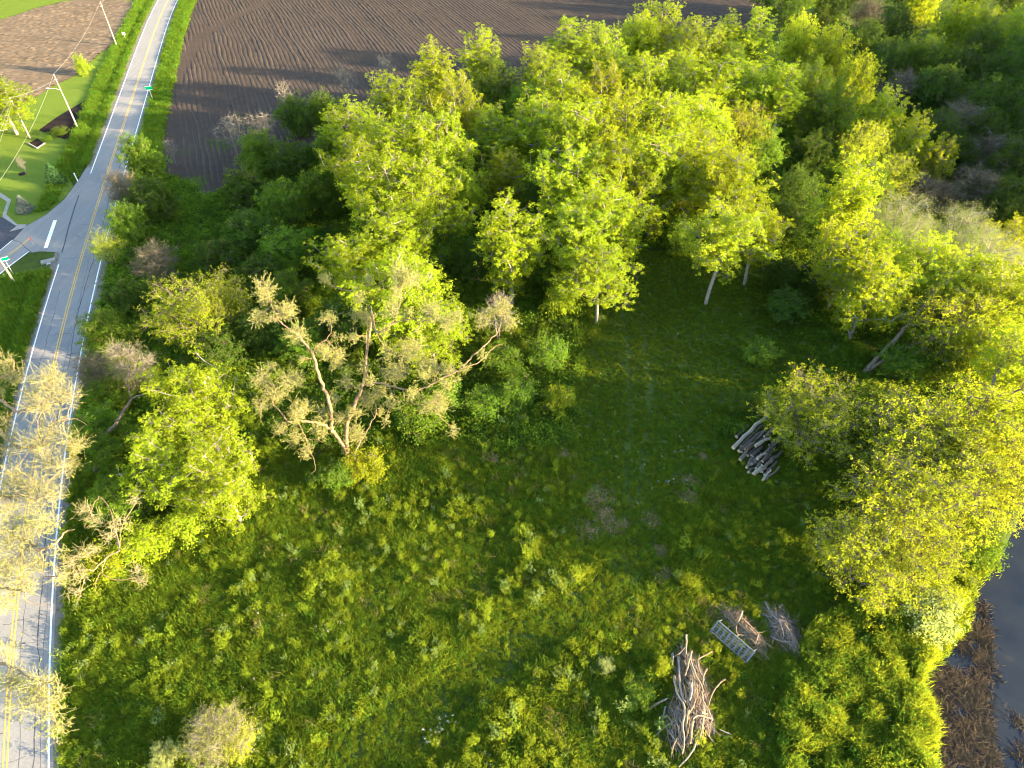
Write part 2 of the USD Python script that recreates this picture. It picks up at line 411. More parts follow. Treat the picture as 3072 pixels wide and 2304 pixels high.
field = Polygon(list(ats([(586, 0), (551, 102), (523, 231), (495, 370), (486, 440), (490, 520), (640, 590), (760, 520), (1000, 420), (1500, 300), (2000, 200), (2330, 95), (2340, 40), (2230, -10), (2230, -200), (620, -200)])[:, :2])).buffer(0)


def rows(poly, dirv, nrm, pitch, step, amp, seed, zb=0.02, track=None):
    """Ridges and furrows: every row a strip of soil with an uneven crest."""
    rng = np.random.default_rng(seed)
    c = np.array(poly.exterior.coords) @ nrm
    s = np.array(poly.exterior.coords) @ dirv
    out = []
    for k, o in enumerate(np.arange(c.min(), c.max(), pitch)):
        ln = LineString([o * nrm + dirv * (s.min() - 1), o * nrm + dirv * (s.max() + 1)]).intersection(poly)
        for g in getattr(ln, 'geoms', [ln]):
            if g.geom_type != 'LineString' or g.length < 2:
                continue
            a, b = np.array(g.coords)[0], np.array(g.coords)[-1]
            n = max(2, int(g.length / step))
            p = a + (b - a) * np.linspace(0, 1, n)[:, None]
            h = amp * rng.uniform(0.5, 1.35) * rng.uniform(0.45, 1.5, n)
            sl = p @ dirv
            p = p + nrm * (0.7 * np.sin(sl * 0.031 + o * 0.004) + 0.22 * np.sin(sl * 0.13 + o * 0.21) + 0.12 * np.sin(sl * 0.37 + o))[:, None]
            if track is not None:
                h = h * (0.12 + 0.88 * np.clip(np.array([track.distance(Point(*w)) for w in p]) - 1.6, 0, 1))
            off = rng.normal(0, 0.05, (n, 4))
            prof = [(-pitch * 0.5, 0 * h), (-pitch * 0.22, h), (pitch * 0.16, h * 0.9), (pitch * 0.47, 0 * h)]
            v = np.concatenate([np.column_stack([p + nrm * (w + off[:, q:q + 1] * (0 < q < 3)), zb + hh]) for q, (w, hh) in enumerate(prof)])
            i = np.arange(n - 1)
            f = np.vstack([np.vstack([np.stack([i + q * n, i + (q + 1) * n, i + (q + 1) * n + 1], 1), np.stack([i + q * n, i + (q + 1) * n + 1, i + q * n + 1], 1)]) for q in range(3)])
            out.append((v, f[:, ::-1]))
    return vf(out)


fl = part(None, 'plowed_field', sheet(field, 0.018), MAT['plowed'], kind='structure', label='dark brown plowed field behind the wood')
part(fl, 'soil_ridge', rows(field, RD, RN, 1.15, 1.8, 0.10, 11, 0.021, track=LineString(ats([(470, 330), (600, 110), (690, 60), (790, 10), (900, -60)])[:, :2])), MAT['plowed'], kind='stuff')
MAT['stubble'] = noise_mat('stubble_soil', [(0.3, (0.060, 0.044, 0.031)), (0.55, (0.093, 0.071, 0.049)), (0.75, (0.153, 0.119, 0.083))], scale=0.5, detail=6, bump=0.12, bscale=4, stretch=(0.35, 1.4, 1), scale2=0.08,
                           stops2=[(0.3, (0.068, 0.051, 0.036)), (0.7, (0.102, 0.078, 0.055))])
stub = Polygon(list(ats([(-300, 480), (60, 312), (110, 290), (160, 258), (225, 228), (290, 168), (345, 128), (385, 70), (408, 22), (400, 4), (330, -2), (215, 2), (120, 22), (0, 62), (-300, 170)])[:, :2])).buffer(0)
sf = part(None, 'stubble_field', sheet(stub, 0.018), MAT['stubble'], kind='structure', label='pale brown stubble field at the top left')
RD2 = np.array([math.cos(math.radians(12)), -math.sin(math.radians(12))]); RN2 = np.array([-RD2[1], RD2[0]])
part(sf, 'soil_ridge', rows(stub, RD2, RN2, 1.5, 1.1, 0.24, 12, 0.021), MAT['stubble'], kind='stuff')

# pond
MAT['water'] = M('pond_water', {'g': ('geometry', {}), 'n': ('noise_texture', dict(scale=1.2, detail=3.0)), 'b': ('bump', dict(strength=0.10, distance=0.03)),
                                'n2': ('noise_texture', dict(scale=0.22, detail=4.0)), 'r': ('rgb_ramp', {'ramp': [(0.35, (0.007, 0.010, 0.016)), (0.62, (0.012, 0.015, 0.020)), (0.8, (0.03, 0.028, 0.026))]}),
                                'p': ('principled_bsdf', dict(roughness=0.06, specular_ior_level=0.16, ior=1.33))},
                [('g.position', 'n.vector'), ('g.position', 'n2.vector'), ('n2.fac', 'r.fac'), ('r.color', 'p.base_color'), ('n.fac', 'b.height'), ('b.normal', 'p.normal')], 'p.BSDF')
part(None, 'water', sheet(POND.buffer(1.0), -0.3), MAT['water'], kind='structure', label='dark still pond water at the lower right')

# ---------------------------------------------------------------- plants: skeleton, wood, leaves
def grow(nodes, parents, targets, rng, slope=0.5, step=0.8, bend=0.25):
    """Joins every target point to the nearest fitting node of the skeleton by a curved branch; returns the node index of each target."""
    nodes, parents = list(map(np.asarray, nodes)), list(parents)
    ends = []
    arr = np.array(nodes)
    for t in targets:
        d = t - arr
        h = np.hypot(d[:, 0], d[:, 1])
        L = np.sqrt(h * h + d[:, 2] ** 2)
        cost = L + 1.6 * np.maximum(0, slope * h - d[:, 2])
        k = int(np.argmin(cost))
        a = arr[k]
        L = L[k]
        n = max(1, int(math.ceil(L / step)))
        mid = (a + t) / 2 + np.array([0, 0, -bend * L * 0.35]) + rng.normal(0, 0.07 * L, 3)
        new = []
        last = k
        for s in np.arange(1, n + 1) / n:
            q = (1 - s) ** 2 * a + 2 * s * (1 - s) * mid + s * s * t
            nodes.append(q); parents.append(last); last = len(nodes) - 1; new.append(q)
        arr = np.vstack([arr, new])
        ends.append(last)
    return np.array(nodes), np.array(parents), np.array(ends)


def wood(nodes, parents, r_tip, r_max, power=2.3):
    """Tubes along a skeleton whose thickness grows with what each branch carries."""
    n = len(nodes)
    acc = np.zeros(n); kids = np.zeros(n, int)
    for i in range(n - 1, 0, -1):
        if kids[i] == 0:
            acc[i] = r_tip ** power
        acc[parents[i]] += acc[i]; kids[parents[i]] += 1
    r = acc ** (1 / power)
    r = r * (r_max / r[0])
    r = np.maximum(r, r_tip * 0.7)
    i = np.arange(1, n); pa = parents[i]
    rb = r[i]; ra = np.minimum(r[pa], rb * 1.25)
    big = rb > 0.07
    parts = []
    a, b = nodes[pa], nodes[i]
    b = b + (b - a) * 0.04
    if big.any():
        parts.append(frusta(a[big], b[big], ra[big], rb[big], 7))
    if (~big).any():
        parts.append(frusta(a[~big], b[~big], ra[~big], rb[~big], 3))
    return vf(parts)


def crown_points(n, rng, R, z0, z1, lobes=0.45, shell=0.45, egg=0.0, seed=0):
    """Clump centres in an uneven crown; egg moves the widest place down (negative) or up."""
    out = []
    zc, rz = (z0 + z1) / 2, (z1 - z0) / 2
    tries = 0
    mind = 0.55 * (4 / 3 * math.pi * R * R * rz / n) ** (1 / 3)
    while len(out) < n and tries < n * 60:
        tries += 1
        d = rand_dirs(1, rng)[0]
        rad = rng.random() ** shell
        lob = 1 - lobes + 2 * lobes * meshkit.noise(d[None] * 1.9 + seed * 7.3 + 11, seed)[0]
        w = 1 + egg * d[2]
        p = np.array([d[0] * R * rad * lob * w, d[1] * R * rad * lob * w, zc + d[2] * rz * rad * min(1.05, lob * 1.1)])
        if p[2] < 0.3:
            continue
        if all((abs(p - q) ** 2).sum() > mind * mind for q in out):
            out.append(p)
    return np.array(out)


def crown(centres, rng, cr, subs, per, size, sub_r, axis=None, flat=0.75, up=0.5, aspect=0.62):
    """Leaf tufts at the twig tips of every clump; returns (leaf mesh, twig tip points, clump of each)."""
    n = len(centres)
    scale = rng.uniform(0.65, 1.3, n)
    tips = centres[:, None] + rng.normal(size=(n, subs, 3)) * np.array([1, 1, flat]) * (cr * scale)[:, None, None] * 0.6
    tips = tips.reshape(-1, 3)
    tips[:, 2] = np.maximum(tips[:, 2], 0.15)
    pos = (tips[:, None] + rng.normal(size=(len(tips), per, 3)) * sub_r * np.array([1, 1, 0.8])).reshape(-1, 3)
    c0 = centres.mean(0)
    o = pos - c0; o /= np.maximum(np.linalg.norm(o, axis=1, keepdims=True), 1e-6)
    return leaves(pos, size, rng, out=o, up=up, aspect=aspect), tips, np.repeat(np.arange(n), subs)


def twigs(a, b, r):
    k = np.linalg.norm(b - a, axis=1) > 0.15
    return frusta(a[k], b[k], np.full(k.sum(), r), np.full(k.sum(), r * 0.5), 3)


def build_tree(seed, H, R, base, n, cr, subs, per, size, sub_r, lobes=0.45, shell=0.45, egg=0.0, stems=1, lean=0.0, trunk_r=0.22, top=0.8, slope=0.5, tip=0.02, twig=0.012, flat=0.75, leafy=1.0, aspect=0.62):
    rng = np.random.default_rng(seed)
    c = crown_points(n, rng, R, base * H, H - cr * 0.4, lobes, shell, egg, seed)
    nodes, parents = [np.zeros(3)], [-1]
    th = rng.uniform(0, 6.28)
    for s in range(stems):
        last = 0
        m = max(4, int(H * top / 0.9))
        a = th + s * 6.28 / stems + rng.normal(0, 0.3)
        ph = rng.uniform(0, 6.28)
        for i in range(1, m + 1):
            f = i / m
            spread = (0.0 if stems == 1 else R * 0.5) * f ** 1.2 + lean * H * f ** 1.5
            p = np.array([math.cos(a) * spread + 0.25 * math.sin(f * 5 + ph) * f, math.sin(a) * spread + 0.25 * math.cos(f * 4.1 + ph) * f, H * top * f])
            nodes.append(p); parents.append(last); last = len(nodes) - 1
    if lean and stems == 1:
        c[:, :2] += np.array([math.cos(th), math.sin(th)]) * lean * H * 0.55
    ax = np.hypot(c[:, 0], c[:, 1])
    c = c[np.argsort(ax)]
    nodes, parents, ends = grow(nodes, parents, c, rng, slope)
    w = wood(nodes, parents, tip, trunk_r)
    lf, tips, own = crown(c, rng, cr, subs, per, size, sub_r, flat=flat, aspect=aspect)
    tw = twigs(c[own], tips, twig)
    return w, tw, lf


KINDS = {}
stage.CreateClassPrim('/World/Kinds')


def kind(name, prim_name, H, R, wmat, lmat, w, tw, lf, twmat=None, zc=None):
    x = UsdGeom.Xform.Define(stage, '/World/Kinds/' + name)
    part(x, 'trunk', vf([w, tw]) if (tw is not None and twmat is None) else w, MAT[wmat], smooth=40)
    if tw is not None and twmat is not None:
        part(x, 'twigs', tw, MAT[twmat])
    if lf is not None:
        part(x, 'crown', lf, MAT[lmat])
    v = lf[0] if lf is not None else tw[0]
    KINDS[name] = dict(prim=prim_name, H=float(np.percentile(v[:, 2], 99.7)), R=float(np.percentile(np.hypot(v[:, 0], v[:, 1]), 93)), zc=zc or float(v[:, 2].mean()), path=x.GetPath())


for i, mt in enumerate(['maple', 'maple', 'maple_gold', 'lime', 'maple']):
    H, R = 17.0, 4.6
    kind(f'maple_{i}', 'leafy_tree', H, R, 'bark', mt, *build_tree(100 + i, H, R, 0.12, 120, 0.82, 12, 15, 0.255, 0.16, lobes=0.72, flat=1.35, trunk_r=0.26))
for i, mt in enumerate(['maple', 'maple_gold', 'lime']):
    H, R = 18.0, 2.9
    kind(f'tall_{i}', 'tall_tree', H, R, 'bark', mt, *build_tree(120 + i, H, R, 0.18, 85, 0.78, 12, 15, 0.255, 0.16, lobes=0.75, flat=1.35, trunk_r=0.22, top=0.88))
for i, mt in enumerate(['maple', 'lime', 'maple']):
    H, R = 19.0, 4.6
    kind(f'open_{i}', 'tall_tree', H, R, 'bark', mt, *build_tree(140 + i, H, R, 0.36, 105, 0.82, 12, 15, 0.255, 0.16, lobes=0.72, flat=1.3, trunk_r=0.24, lean=0.05))
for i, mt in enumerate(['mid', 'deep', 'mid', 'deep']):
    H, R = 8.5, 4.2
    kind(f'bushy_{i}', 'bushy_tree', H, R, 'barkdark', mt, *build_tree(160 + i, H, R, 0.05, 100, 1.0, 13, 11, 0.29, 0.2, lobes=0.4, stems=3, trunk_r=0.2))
for i, mt in enumerate(['bud', 'bud', 'maple_gold']):
    H, R = 11.0, 5.0
    kind(f'sparse_{i}', 'sparse_tree', H, R, 'barkdark', mt, *build_tree(180 + i, H, R, 0.2, 130, 1.0, 15, 8, 0.175, 0.13, lobes=0.35, stems=3, trunk_r=0.2, twig=0.013), twmat='barkdark')
for i, mt in enumerate(['straw', 'brownbud']):
    H, R = 9.0, 3.4
    kind(f'twiggy_{i}', 'twiggy_tree', H, R, 'twiggrey', mt, *build_tree(200 + i, H, R, 0.2, 85, 1.1, 26, 4, 0.15, 0.12, lobes=0.4, stems=3, trunk_r=0.13, twig=0.014, slope=0.9), twmat='twiggrey')
for i in range(3):
    H, R = 10.0, 2.6
    w, tw, _ = build_tree(220 + i, H, R, 0.35, 55, 1.0, 14, 1, 0.1, 0.1, lobes=0.5, stems=1 + i, trunk_r=0.14, twig=0.022, slope=1.1)
    kind(f'bare_{i}', 'bare_tree', H, R, 'twiggrey', None, w, tw, None, twmat='twiggrey')
for i in range(2):
    H, R = 13.0, 5.2
    kind(f'willow_{i}', 'willow_tree', H, R, 'bark', 'silver', *build_tree(240 + i, H, R, 0.15, 110, 1.2, 22, 12, 0.15, 0.28, lobes=0.35, stems=2, trunk_r=0.28, aspect=0.35))
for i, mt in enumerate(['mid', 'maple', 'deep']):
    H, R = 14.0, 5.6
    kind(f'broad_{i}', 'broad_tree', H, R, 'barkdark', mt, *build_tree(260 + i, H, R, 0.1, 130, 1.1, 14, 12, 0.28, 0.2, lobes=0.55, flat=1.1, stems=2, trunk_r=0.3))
for i, mt in enumerate(['lime', 'mid', 'maple_gold', 'silver']):
    H, R = 3.0, 1.8
    kind(f'shrub_{i}', 'shrub', H, R, 'barkdark', mt, *build_tree(280 + i, H, R, 0.02, 42, 0.55, 12, 9, 0.17, 0.15, lobes=0.4, stems=4, trunk_r=0.07, top=0.7, tip=0.012, twig=0.008))


def plant(kindname, vx, vy, h, r, label, group=None, rz=None, cat='tree', ground=False):
    """A copy of a kind whose crown centre is seen at (vx, vy) of the 2212 wide picture, h metres tall, r metres in crown radius."""
    k = KINDS[kindname]
    s = h / k['H']
    z = 0.0
    for _ in range(4):
        p = V(vx, vy, z + (0.0 if ground else k['zc'] * s))
        z = ground_z(p[0], p[1])
    if rz is None:
        rz = (vx * 12.9898 + vy * 78.233) % 6.283
    x = thing(k['prim'], (p[0], p[1], z - 0.05), rz, (r / k['R'], r / k['R'], s), label=label, cat=cat, group=group)
    x.GetPrim().GetReferences().AddInternalReference(k['path'])
    x.GetPrim().SetInstanceable(True)
    PLACED.append((p[0], p[1], r))
    return x


PLACED = []

# ---------------------------------------------------------------- the wood, tree by tree
TREES = [
    # left of the road
    ('maple_3', 2, 222, 12, 7.0, 'big yellow-green leafy tree cut by the left edge above the lawn'),
    ('shrub_0', 177, 140, 5.5, 2.0, 'small round yellow-green tree between stubble field and lawn'),
    ('bare_0', 44, 352, 4.2, 0.9, 'thin leafless sapling in a ring of mulch on the lawn'),
    # clump overhanging the road
    ('bushy_0', 300, 345, 10, 3.6, 'dark green tree leaning over the road nearest the street sign'),
    ('twiggy_1', 262, 405, 9, 3.0, 'greyish half-bare tree hanging over the road edge line opposite the junction'),
    ('bushy_1', 330, 430, 9, 3.8, 'dark green bushy tree at the near corner of the plowed field'),
    ('bushy_2', 275, 480, 7.5, 3.2, 'mid green bush beside the road across from the stop bar'),
    ('sparse_0', 225, 530, 7, 2.6, 'yellow-tipped small tree touching the road right of the ditch'),
    ('twiggy_1', 335, 560, 7, 3.4, 'brownish bare thicket behind the round yellow-olive tree'),
    ('bushy_1', 270, 640, 6, 2.8, 'dark green roadside bush left of the round yellow-olive tree'),
    # the near left
    ('sparse_1', 400, 670, 11, 5.4, 'round yellow-olive tree with thin foliage and visible branches above the brightest lime tree'),
    ('sparse_0', 480, 640, 10, 3.8, 'thin olive tree joined to the right side of the round yellow-olive tree'),
    ('twiggy_0', 283, 790, 9, 2.6, 'pale bare tree with a fan of twigs between the road and the lime tree'),
    ('bushy_2', 232, 850, 5, 2.4, 'mid green bush at the road edge under the pale bare tree'),
    ('maple_3', 430, 880, 15, 5.4, 'brightest lime green tree left of the forked dead tree'),
    ('maple_3', 370, 1010, 12, 4.6, 'lime green tree lower left of the brightest lime tree with drooping foliage'),
    ('maple_3', 480, 1040, 12, 4.2, 'lime green tree in front of the brightest lime tree facing the meadow'),
    ('bushy_0', 250, 970, 6, 3.4, 'dark green understorey bush left of the lime trees'),
    ('shrub_0', 300, 1170, 4.2, 3.0, 'yellow-green bush below the dead twigs left of the meadow'),
    ('shrub_2', 228, 1215, 3.4, 2.2, 'golden green bush between the road and the dead twigs'),
    ('shrub_0', 395, 1130, 4.0, 2.6, 'yellow-green bush at the foot of the lime trees'),
    ('twiggy_0', 472, 1592, 5.5, 2.6, 'small straw-yellow tree standing alone at the bottom left of the meadow'),
    ('shrub_2', 515, 1610, 3.6, 1.4, 'yellow-green bush pressed against the straw-yellow tree at the bottom left'),
    ('shrub_3', 358, 1628, 2.6, 1.2, 'grey-green bush left of the straw-yellow tree at the bottom'),
    ('bushy_0', 225, 720, 7, 3.0, 'mid green roadside tree above the pale bare fan tree'),
    ('twiggy_1', 205, 800, 7, 2.6, 'brownish half-bare roadside tree left of the pale bare fan tree'),
    ('bushy_2', 215, 930, 7, 3.2, 'mid green roadside tree between the road and the lime trees'),
    ('bushy_0', 260, 1080, 5.5, 3.0, 'mid green bush behind the dead snag twigs at the road'),
    # shaded thicket between road and bright wood
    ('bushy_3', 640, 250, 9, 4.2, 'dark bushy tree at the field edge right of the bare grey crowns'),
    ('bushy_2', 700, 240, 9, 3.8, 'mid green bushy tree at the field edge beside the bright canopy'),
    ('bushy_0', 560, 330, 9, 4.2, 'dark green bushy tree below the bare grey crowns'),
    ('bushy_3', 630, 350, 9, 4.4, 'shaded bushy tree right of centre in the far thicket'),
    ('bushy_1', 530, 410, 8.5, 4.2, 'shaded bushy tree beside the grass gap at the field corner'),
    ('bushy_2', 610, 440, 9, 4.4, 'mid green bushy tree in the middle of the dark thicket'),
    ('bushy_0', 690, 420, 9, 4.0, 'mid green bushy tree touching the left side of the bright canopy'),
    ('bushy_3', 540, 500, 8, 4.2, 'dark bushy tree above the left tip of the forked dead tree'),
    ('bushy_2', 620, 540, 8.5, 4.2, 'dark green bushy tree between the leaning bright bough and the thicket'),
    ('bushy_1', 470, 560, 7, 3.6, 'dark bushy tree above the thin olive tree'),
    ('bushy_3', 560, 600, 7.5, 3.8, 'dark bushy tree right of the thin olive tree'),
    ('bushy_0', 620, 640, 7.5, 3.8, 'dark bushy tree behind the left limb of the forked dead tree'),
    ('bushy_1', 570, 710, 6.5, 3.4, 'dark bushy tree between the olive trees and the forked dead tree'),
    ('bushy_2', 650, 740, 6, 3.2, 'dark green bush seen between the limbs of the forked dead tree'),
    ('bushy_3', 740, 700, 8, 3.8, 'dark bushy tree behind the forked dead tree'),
    ('bushy_1', 470, 760, 6, 3.0, 'dark bush between the olive tree and the brightest lime tree'),
    # bare grey crowns on the field edge
    ('bare_1', 498, 280, 10, 3.2, 'bare grey tree leaning out over the near corner of the plowed field'),
    ('bare_2', 560, 270, 9, 3.0, 'bare grey tree second from the left along the field edge'),
    ('bare_0', 612, 205, 10, 2.2, 'slim bare grey tree against the plowed field left of the bright canopy'),
    ('bare_1', 745, 175, 12, 2.6, 'bare grey crown sticking up from the bright canopy against the plowed field'),
    ('bare_2', 832, 150, 12, 2.4, 'bare grey crown left of the highest yellow tree tops against the field'),
    ('bare_0', 368, 320, 6, 1.6, 'small pinkish bare tree at the near left corner of the plowed field'),
    # bright canopy, left half
    ('maple_0', 760, 290, 15.9, 6.3, 'bright tree at the left shoulder of the canopy beside the shaded thicket'),
    ('maple_1', 850, 235, 17.0, 6.3, 'bright tree on the canopy skyline left of the tallest yellow top'),
    ('tall_1', 940, 165, 19.1, 5.0, 'tall yellow tree on the skyline second from the tallest yellow top'),
    ('tall_0', 1040, 140, 20.1, 4.4, 'tallest yellow top standing out over the plowed field'),
    ('maple_2', 985, 240, 18.0, 6.5, 'golden tree below the two tall yellow tops'),
    ('maple_0', 880, 330, 18.0, 6.9, 'bright yellow tree in the middle of the left canopy'),
    ('maple_4', 780, 370, 15.9, 6.3, 'bright tree with greyish leaves on the left flank of the canopy'),
    ('maple_1', 950, 330, 18.0, 6.5, 'bright yellow tree right of the middle of the left canopy'),
    ('maple_0', 845, 430, 19.1, 7.7, 'large bright tree at the front of the left canopy'),
    ('maple_4', 920, 440, 18.0, 6.9, 'bright tree at the front right corner of the left canopy'),
    ('open_0', 870, 520, 15.9, 6.2, 'green tree under the large bright front tree of the left canopy'),
    ('broad_1', 1000, 420, 12.7, 4.0, 'shaded green tree beside the dark gap in the canopy'),
    ('open_2', 760, 560, 13.8, 5.4, 'tree with a long bright bough reaching to the left over the thicket'),
    ('maple_1', 880, 650, 14.8, 7.3, 'bright leafy tree standing behind the forked dead tree'),
    ('maple_3', 930, 720, 10.6, 5.3, 'green leafy tree right behind the crown of the forked dead tree'),
    ('bare_1', 1075, 670, 9, 2.4, 'grey bare twiggy tree under the narrow bright tree'),
    ('tall_0', 1105, 530, 18.0, 4.8, 'narrow bright tree standing alone in front of the dark gap'),
    # canopy, centre and far side
    ('broad_0', 1080, 200, 14.8, 5.0, 'dark green tree right of the tallest yellow top'),
    ('maple_3', 1075, 300, 14.8, 6.3, 'golden shaded tree left of the canopy centre behind the dark gap'),
    ('maple_2', 1090, 385, 12.7, 5.6, 'orange-green tree just behind the narrow bright tree'),
    ('maple_1', 1165, 170, 17.0, 6.3, 'bright tree on the skyline at the left of the far canopy'),
    ('tall_2', 1225, 115, 19.1, 5.6, 'tall bright tree on the skyline left of the far canopy centre'),
    ('maple_3', 1290, 120, 18.0, 6.5, 'lime tree on the skyline at the far canopy centre'),
    ('broad_1', 1370, 100, 17.0, 5.8, 'broad green tree on the skyline right of the far canopy centre'),
    ('maple_1', 1425, 75, 19.1, 7.3, 'highest tree of the far canopy seen against the plowed field'),
    ('maple_3', 1500, 110, 18.0, 6.5, 'lime tree on the skyline right of the highest far tree'),
    ('tall_1', 1565, 95, 18.0, 4.8, 'slim yellow tree on the skyline beside a gap of bare field'),
    ('tall_2', 1630, 90, 19.1, 5.3, 'lime tree on the skyline at the right end of the plowed field'),
    ('maple_0', 1215, 225, 18.0, 6.9, 'bright tree in the second row left of the canopy centre'),
    ('maple_2', 1300, 215, 18.0, 6.9, 'golden tree in the second row at the canopy centre'),
    ('maple_1', 1390, 195, 18.0, 6.9, 'bright tree in the second row right of the canopy centre'),
    ('maple_4', 1470, 185, 18.0, 6.9, 'bright tree in the second row under the highest far tree'),
    ('tall_0', 1545, 200, 18.0, 5.6, 'tall bright tree in the second row at the right'),
    ('maple_3', 1620, 205, 15.9, 6.3, 'lime tree in the second row at the right end'),
    ('maple_0', 1165, 290, 17.0, 6.5, 'green and gold tree in the third row left of centre'),
    ('maple_1', 1255, 310, 19.1, 6.9, 'bright tree in the third row at the centre'),
    ('maple_2', 1345, 300, 19.1, 7.3, 'golden tree in the third row right of centre'),
    ('maple_4', 1430, 290, 19.1, 7.3, 'bright tree in the third row in front of the highest far tree'),
    ('maple_0', 1510, 285, 18.0, 6.5, 'bright tree in the third row left of the thin golden tree'),
    ('sparse_2', 1605, 285, 15, 5.0, 'thin golden tree with visible grey twigs at the right of the canopy'),
    ('tall_2', 1690, 210, 17.0, 5.0, 'lime tree at the right edge of the canopy above the dark gully'),
    # canopy, front row over the clearing
    ('maple_0', 1240, 410, 19.1, 6.9, 'bright tree at the front of the canopy right of the dark gap'),
    ('open_1', 1250, 510, 17.0, 5.8, 'green front tree above the pale bright shrub'),
    ('maple_4', 1330, 395, 19.1, 6.9, 'bright front tree left of the two visible trunks'),
    ('open_0', 1330, 480, 18.0, 6.2, 'front tree with a bright bough hanging over the clearing'),
    ('maple_1', 1420, 385, 19.1, 7.3, 'bright front tree above the pair of grey trunks'),
    ('maple_0', 1500, 370, 19.1, 7.3, 'bright front tree right of the pair of grey trunks'),
    ('open_2', 1570, 400, 19.1, 6.2, 'bright front tree reaching over the clearing to the right'),
    ('open_1', 1560, 510, 18.0, 5.8, 'bright tree whose crown hangs lowest over the clearing'),
    ('open_0', 1640, 500, 14.8, 5.0, 'green tree at the right of the clearing front reaching toward the gully'),
    ('open_1', 1300, 590, 13.8, 5.0, 'shaded green tree with its grey trunk foot in the clearing'),
    ('shrub_1', 1470, 510, 7, 2.4, 'pale grey-green young tree among the trunks behind the clearing'),
    # green trees filling the wood below the bright tops
    ('broad_0', 720, 330, 11, 4.2, 'mid green tree low on the left flank of the canopy'),
    ('broad_0', 800, 520, 10, 3.6, 'mid green low tree under the left front of the canopy'),
    ('broad_0', 960, 520, 10, 3.6, 'mid green low tree at the left rim of the dark gap'),
    ('broad_2', 1010, 340, 11, 3.8, 'dark tree deep in the gap left of the canopy centre'),
    ('broad_2', 1030, 560, 8, 3.4, 'dark low tree at the foot of the dark gap'),
    ('broad_0', 1170, 430, 11, 3.8, 'mid green tree between the narrow bright tree and the front row'),
    ('broad_0', 1160, 560, 9, 3.4, 'mid green low tree right beside the narrow bright tree'),
    ('broad_0', 1130, 240, 13, 4.4, 'mid green tree between the skyline tops left of the centre'),
    ('broad_0', 1340, 170, 14, 4.6, 'mid green tree between the first and second rows at the centre'),
    ('broad_0', 1480, 240, 14, 4.6, 'mid green tree between the second and third rows at the right'),
    ('broad_0', 1300, 350, 13, 4.4, 'mid green tree between the third and front rows'),
    ('broad_0', 1460, 350, 13, 4.4, 'mid green tree behind the bright front trees right of the trunks'),
    ('broad_0', 1640, 320, 12, 4.4, 'mid green tree below the thin golden tree'),
    ('broad_0', 1580, 150, 14, 4.4, 'mid green tree right of the slim yellow skyline tree'),
    ('bushy_2', 1200, 590, 7, 3.2, 'mid green low tree above the pale bright young tree'),
    ('broad_0', 1270, 460, 11, 3.6, 'mid green tree in the shade of the front row left of the trunks'),
    # dark side of the clearing
    ('broad_2', 1720, 420, 11, 4.4, 'dark shaded tree above the right side of the clearing'),
    ('bushy_3', 1690, 480, 8, 4.0, 'dark bush at the back right of the clearing'),
    ('bushy_1', 1750, 330, 9, 3.8, 'dark round tree with lit top right of the thin golden tree'),
    ('bushy_3', 1690, 590, 6, 3.2, 'dark bush at the right side of the clearing beside the tall bright tree'),
    ('bushy_1', 1700, 660, 5.5, 3.0, 'shaded bush left of the tall bright tree at the right'),
    # ridge of trees running down the right
    ('broad_1', 1725, 95, 17, 5.0, 'rounded tree at the top of the sunlit ridge next to the field end'),
    ('broad_1', 1795, 120, 17, 5.2, 'rounded sunlit tree second from the top of the ridge'),
    ('maple_3', 1745, 190, 15, 4.6, 'green tree on the near flank at the top of the ridge'),
    ('broad_1', 1850, 185, 17, 5.0, 'sunlit tree in the middle of the ridge'),
    ('broad_0', 1810, 250, 14, 4.8, 'half-shaded tree on the near flank of the ridge middle'),
    ('maple_0', 1905, 250, 16, 4.6, 'yellow sunlit tree on the ridge below its middle'),
    ('sparse_2', 1865, 320, 13, 4.6, 'thin brownish-green tree on the near flank of the lower ridge'),
    ('maple_2', 1965, 305, 16, 4.6, 'golden sunlit tree near the lower end of the ridge'),
    ('sparse_1', 1930, 380, 12, 4.4, 'thin olive tree at the foot of the ridge beside the gully'),
    ('maple_2', 2025, 350, 14, 4.0, 'golden tree at the lower right end of the ridge'),
    ('twiggy_1', 1990, 410, 9, 3.8, 'brownish twiggy tree under the lower end of the ridge'),
    ('twiggy_1', 2040, 420, 8, 3.2, 'greyish twiggy tree at the ridge foot above the pale willows'),
    # dark gully beyond the ridge
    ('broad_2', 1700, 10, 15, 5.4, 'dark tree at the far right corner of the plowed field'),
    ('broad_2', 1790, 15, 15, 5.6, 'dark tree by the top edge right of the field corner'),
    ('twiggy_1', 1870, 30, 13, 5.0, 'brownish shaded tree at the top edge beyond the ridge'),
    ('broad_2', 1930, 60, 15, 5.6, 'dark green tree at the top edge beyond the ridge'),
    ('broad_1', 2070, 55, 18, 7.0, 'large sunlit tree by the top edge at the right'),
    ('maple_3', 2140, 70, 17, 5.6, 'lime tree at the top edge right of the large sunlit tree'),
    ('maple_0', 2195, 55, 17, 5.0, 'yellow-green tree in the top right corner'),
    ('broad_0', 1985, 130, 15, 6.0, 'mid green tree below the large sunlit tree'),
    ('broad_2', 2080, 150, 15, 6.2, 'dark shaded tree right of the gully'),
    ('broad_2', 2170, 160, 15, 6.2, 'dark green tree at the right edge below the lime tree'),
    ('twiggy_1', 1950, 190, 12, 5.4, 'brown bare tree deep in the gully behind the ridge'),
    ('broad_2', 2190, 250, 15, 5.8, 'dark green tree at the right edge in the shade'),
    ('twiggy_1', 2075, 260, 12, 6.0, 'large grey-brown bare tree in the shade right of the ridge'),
    ('twiggy_1', 2150, 330, 11, 5.4, 'grey-brown bare tree at the right edge in the shade'),
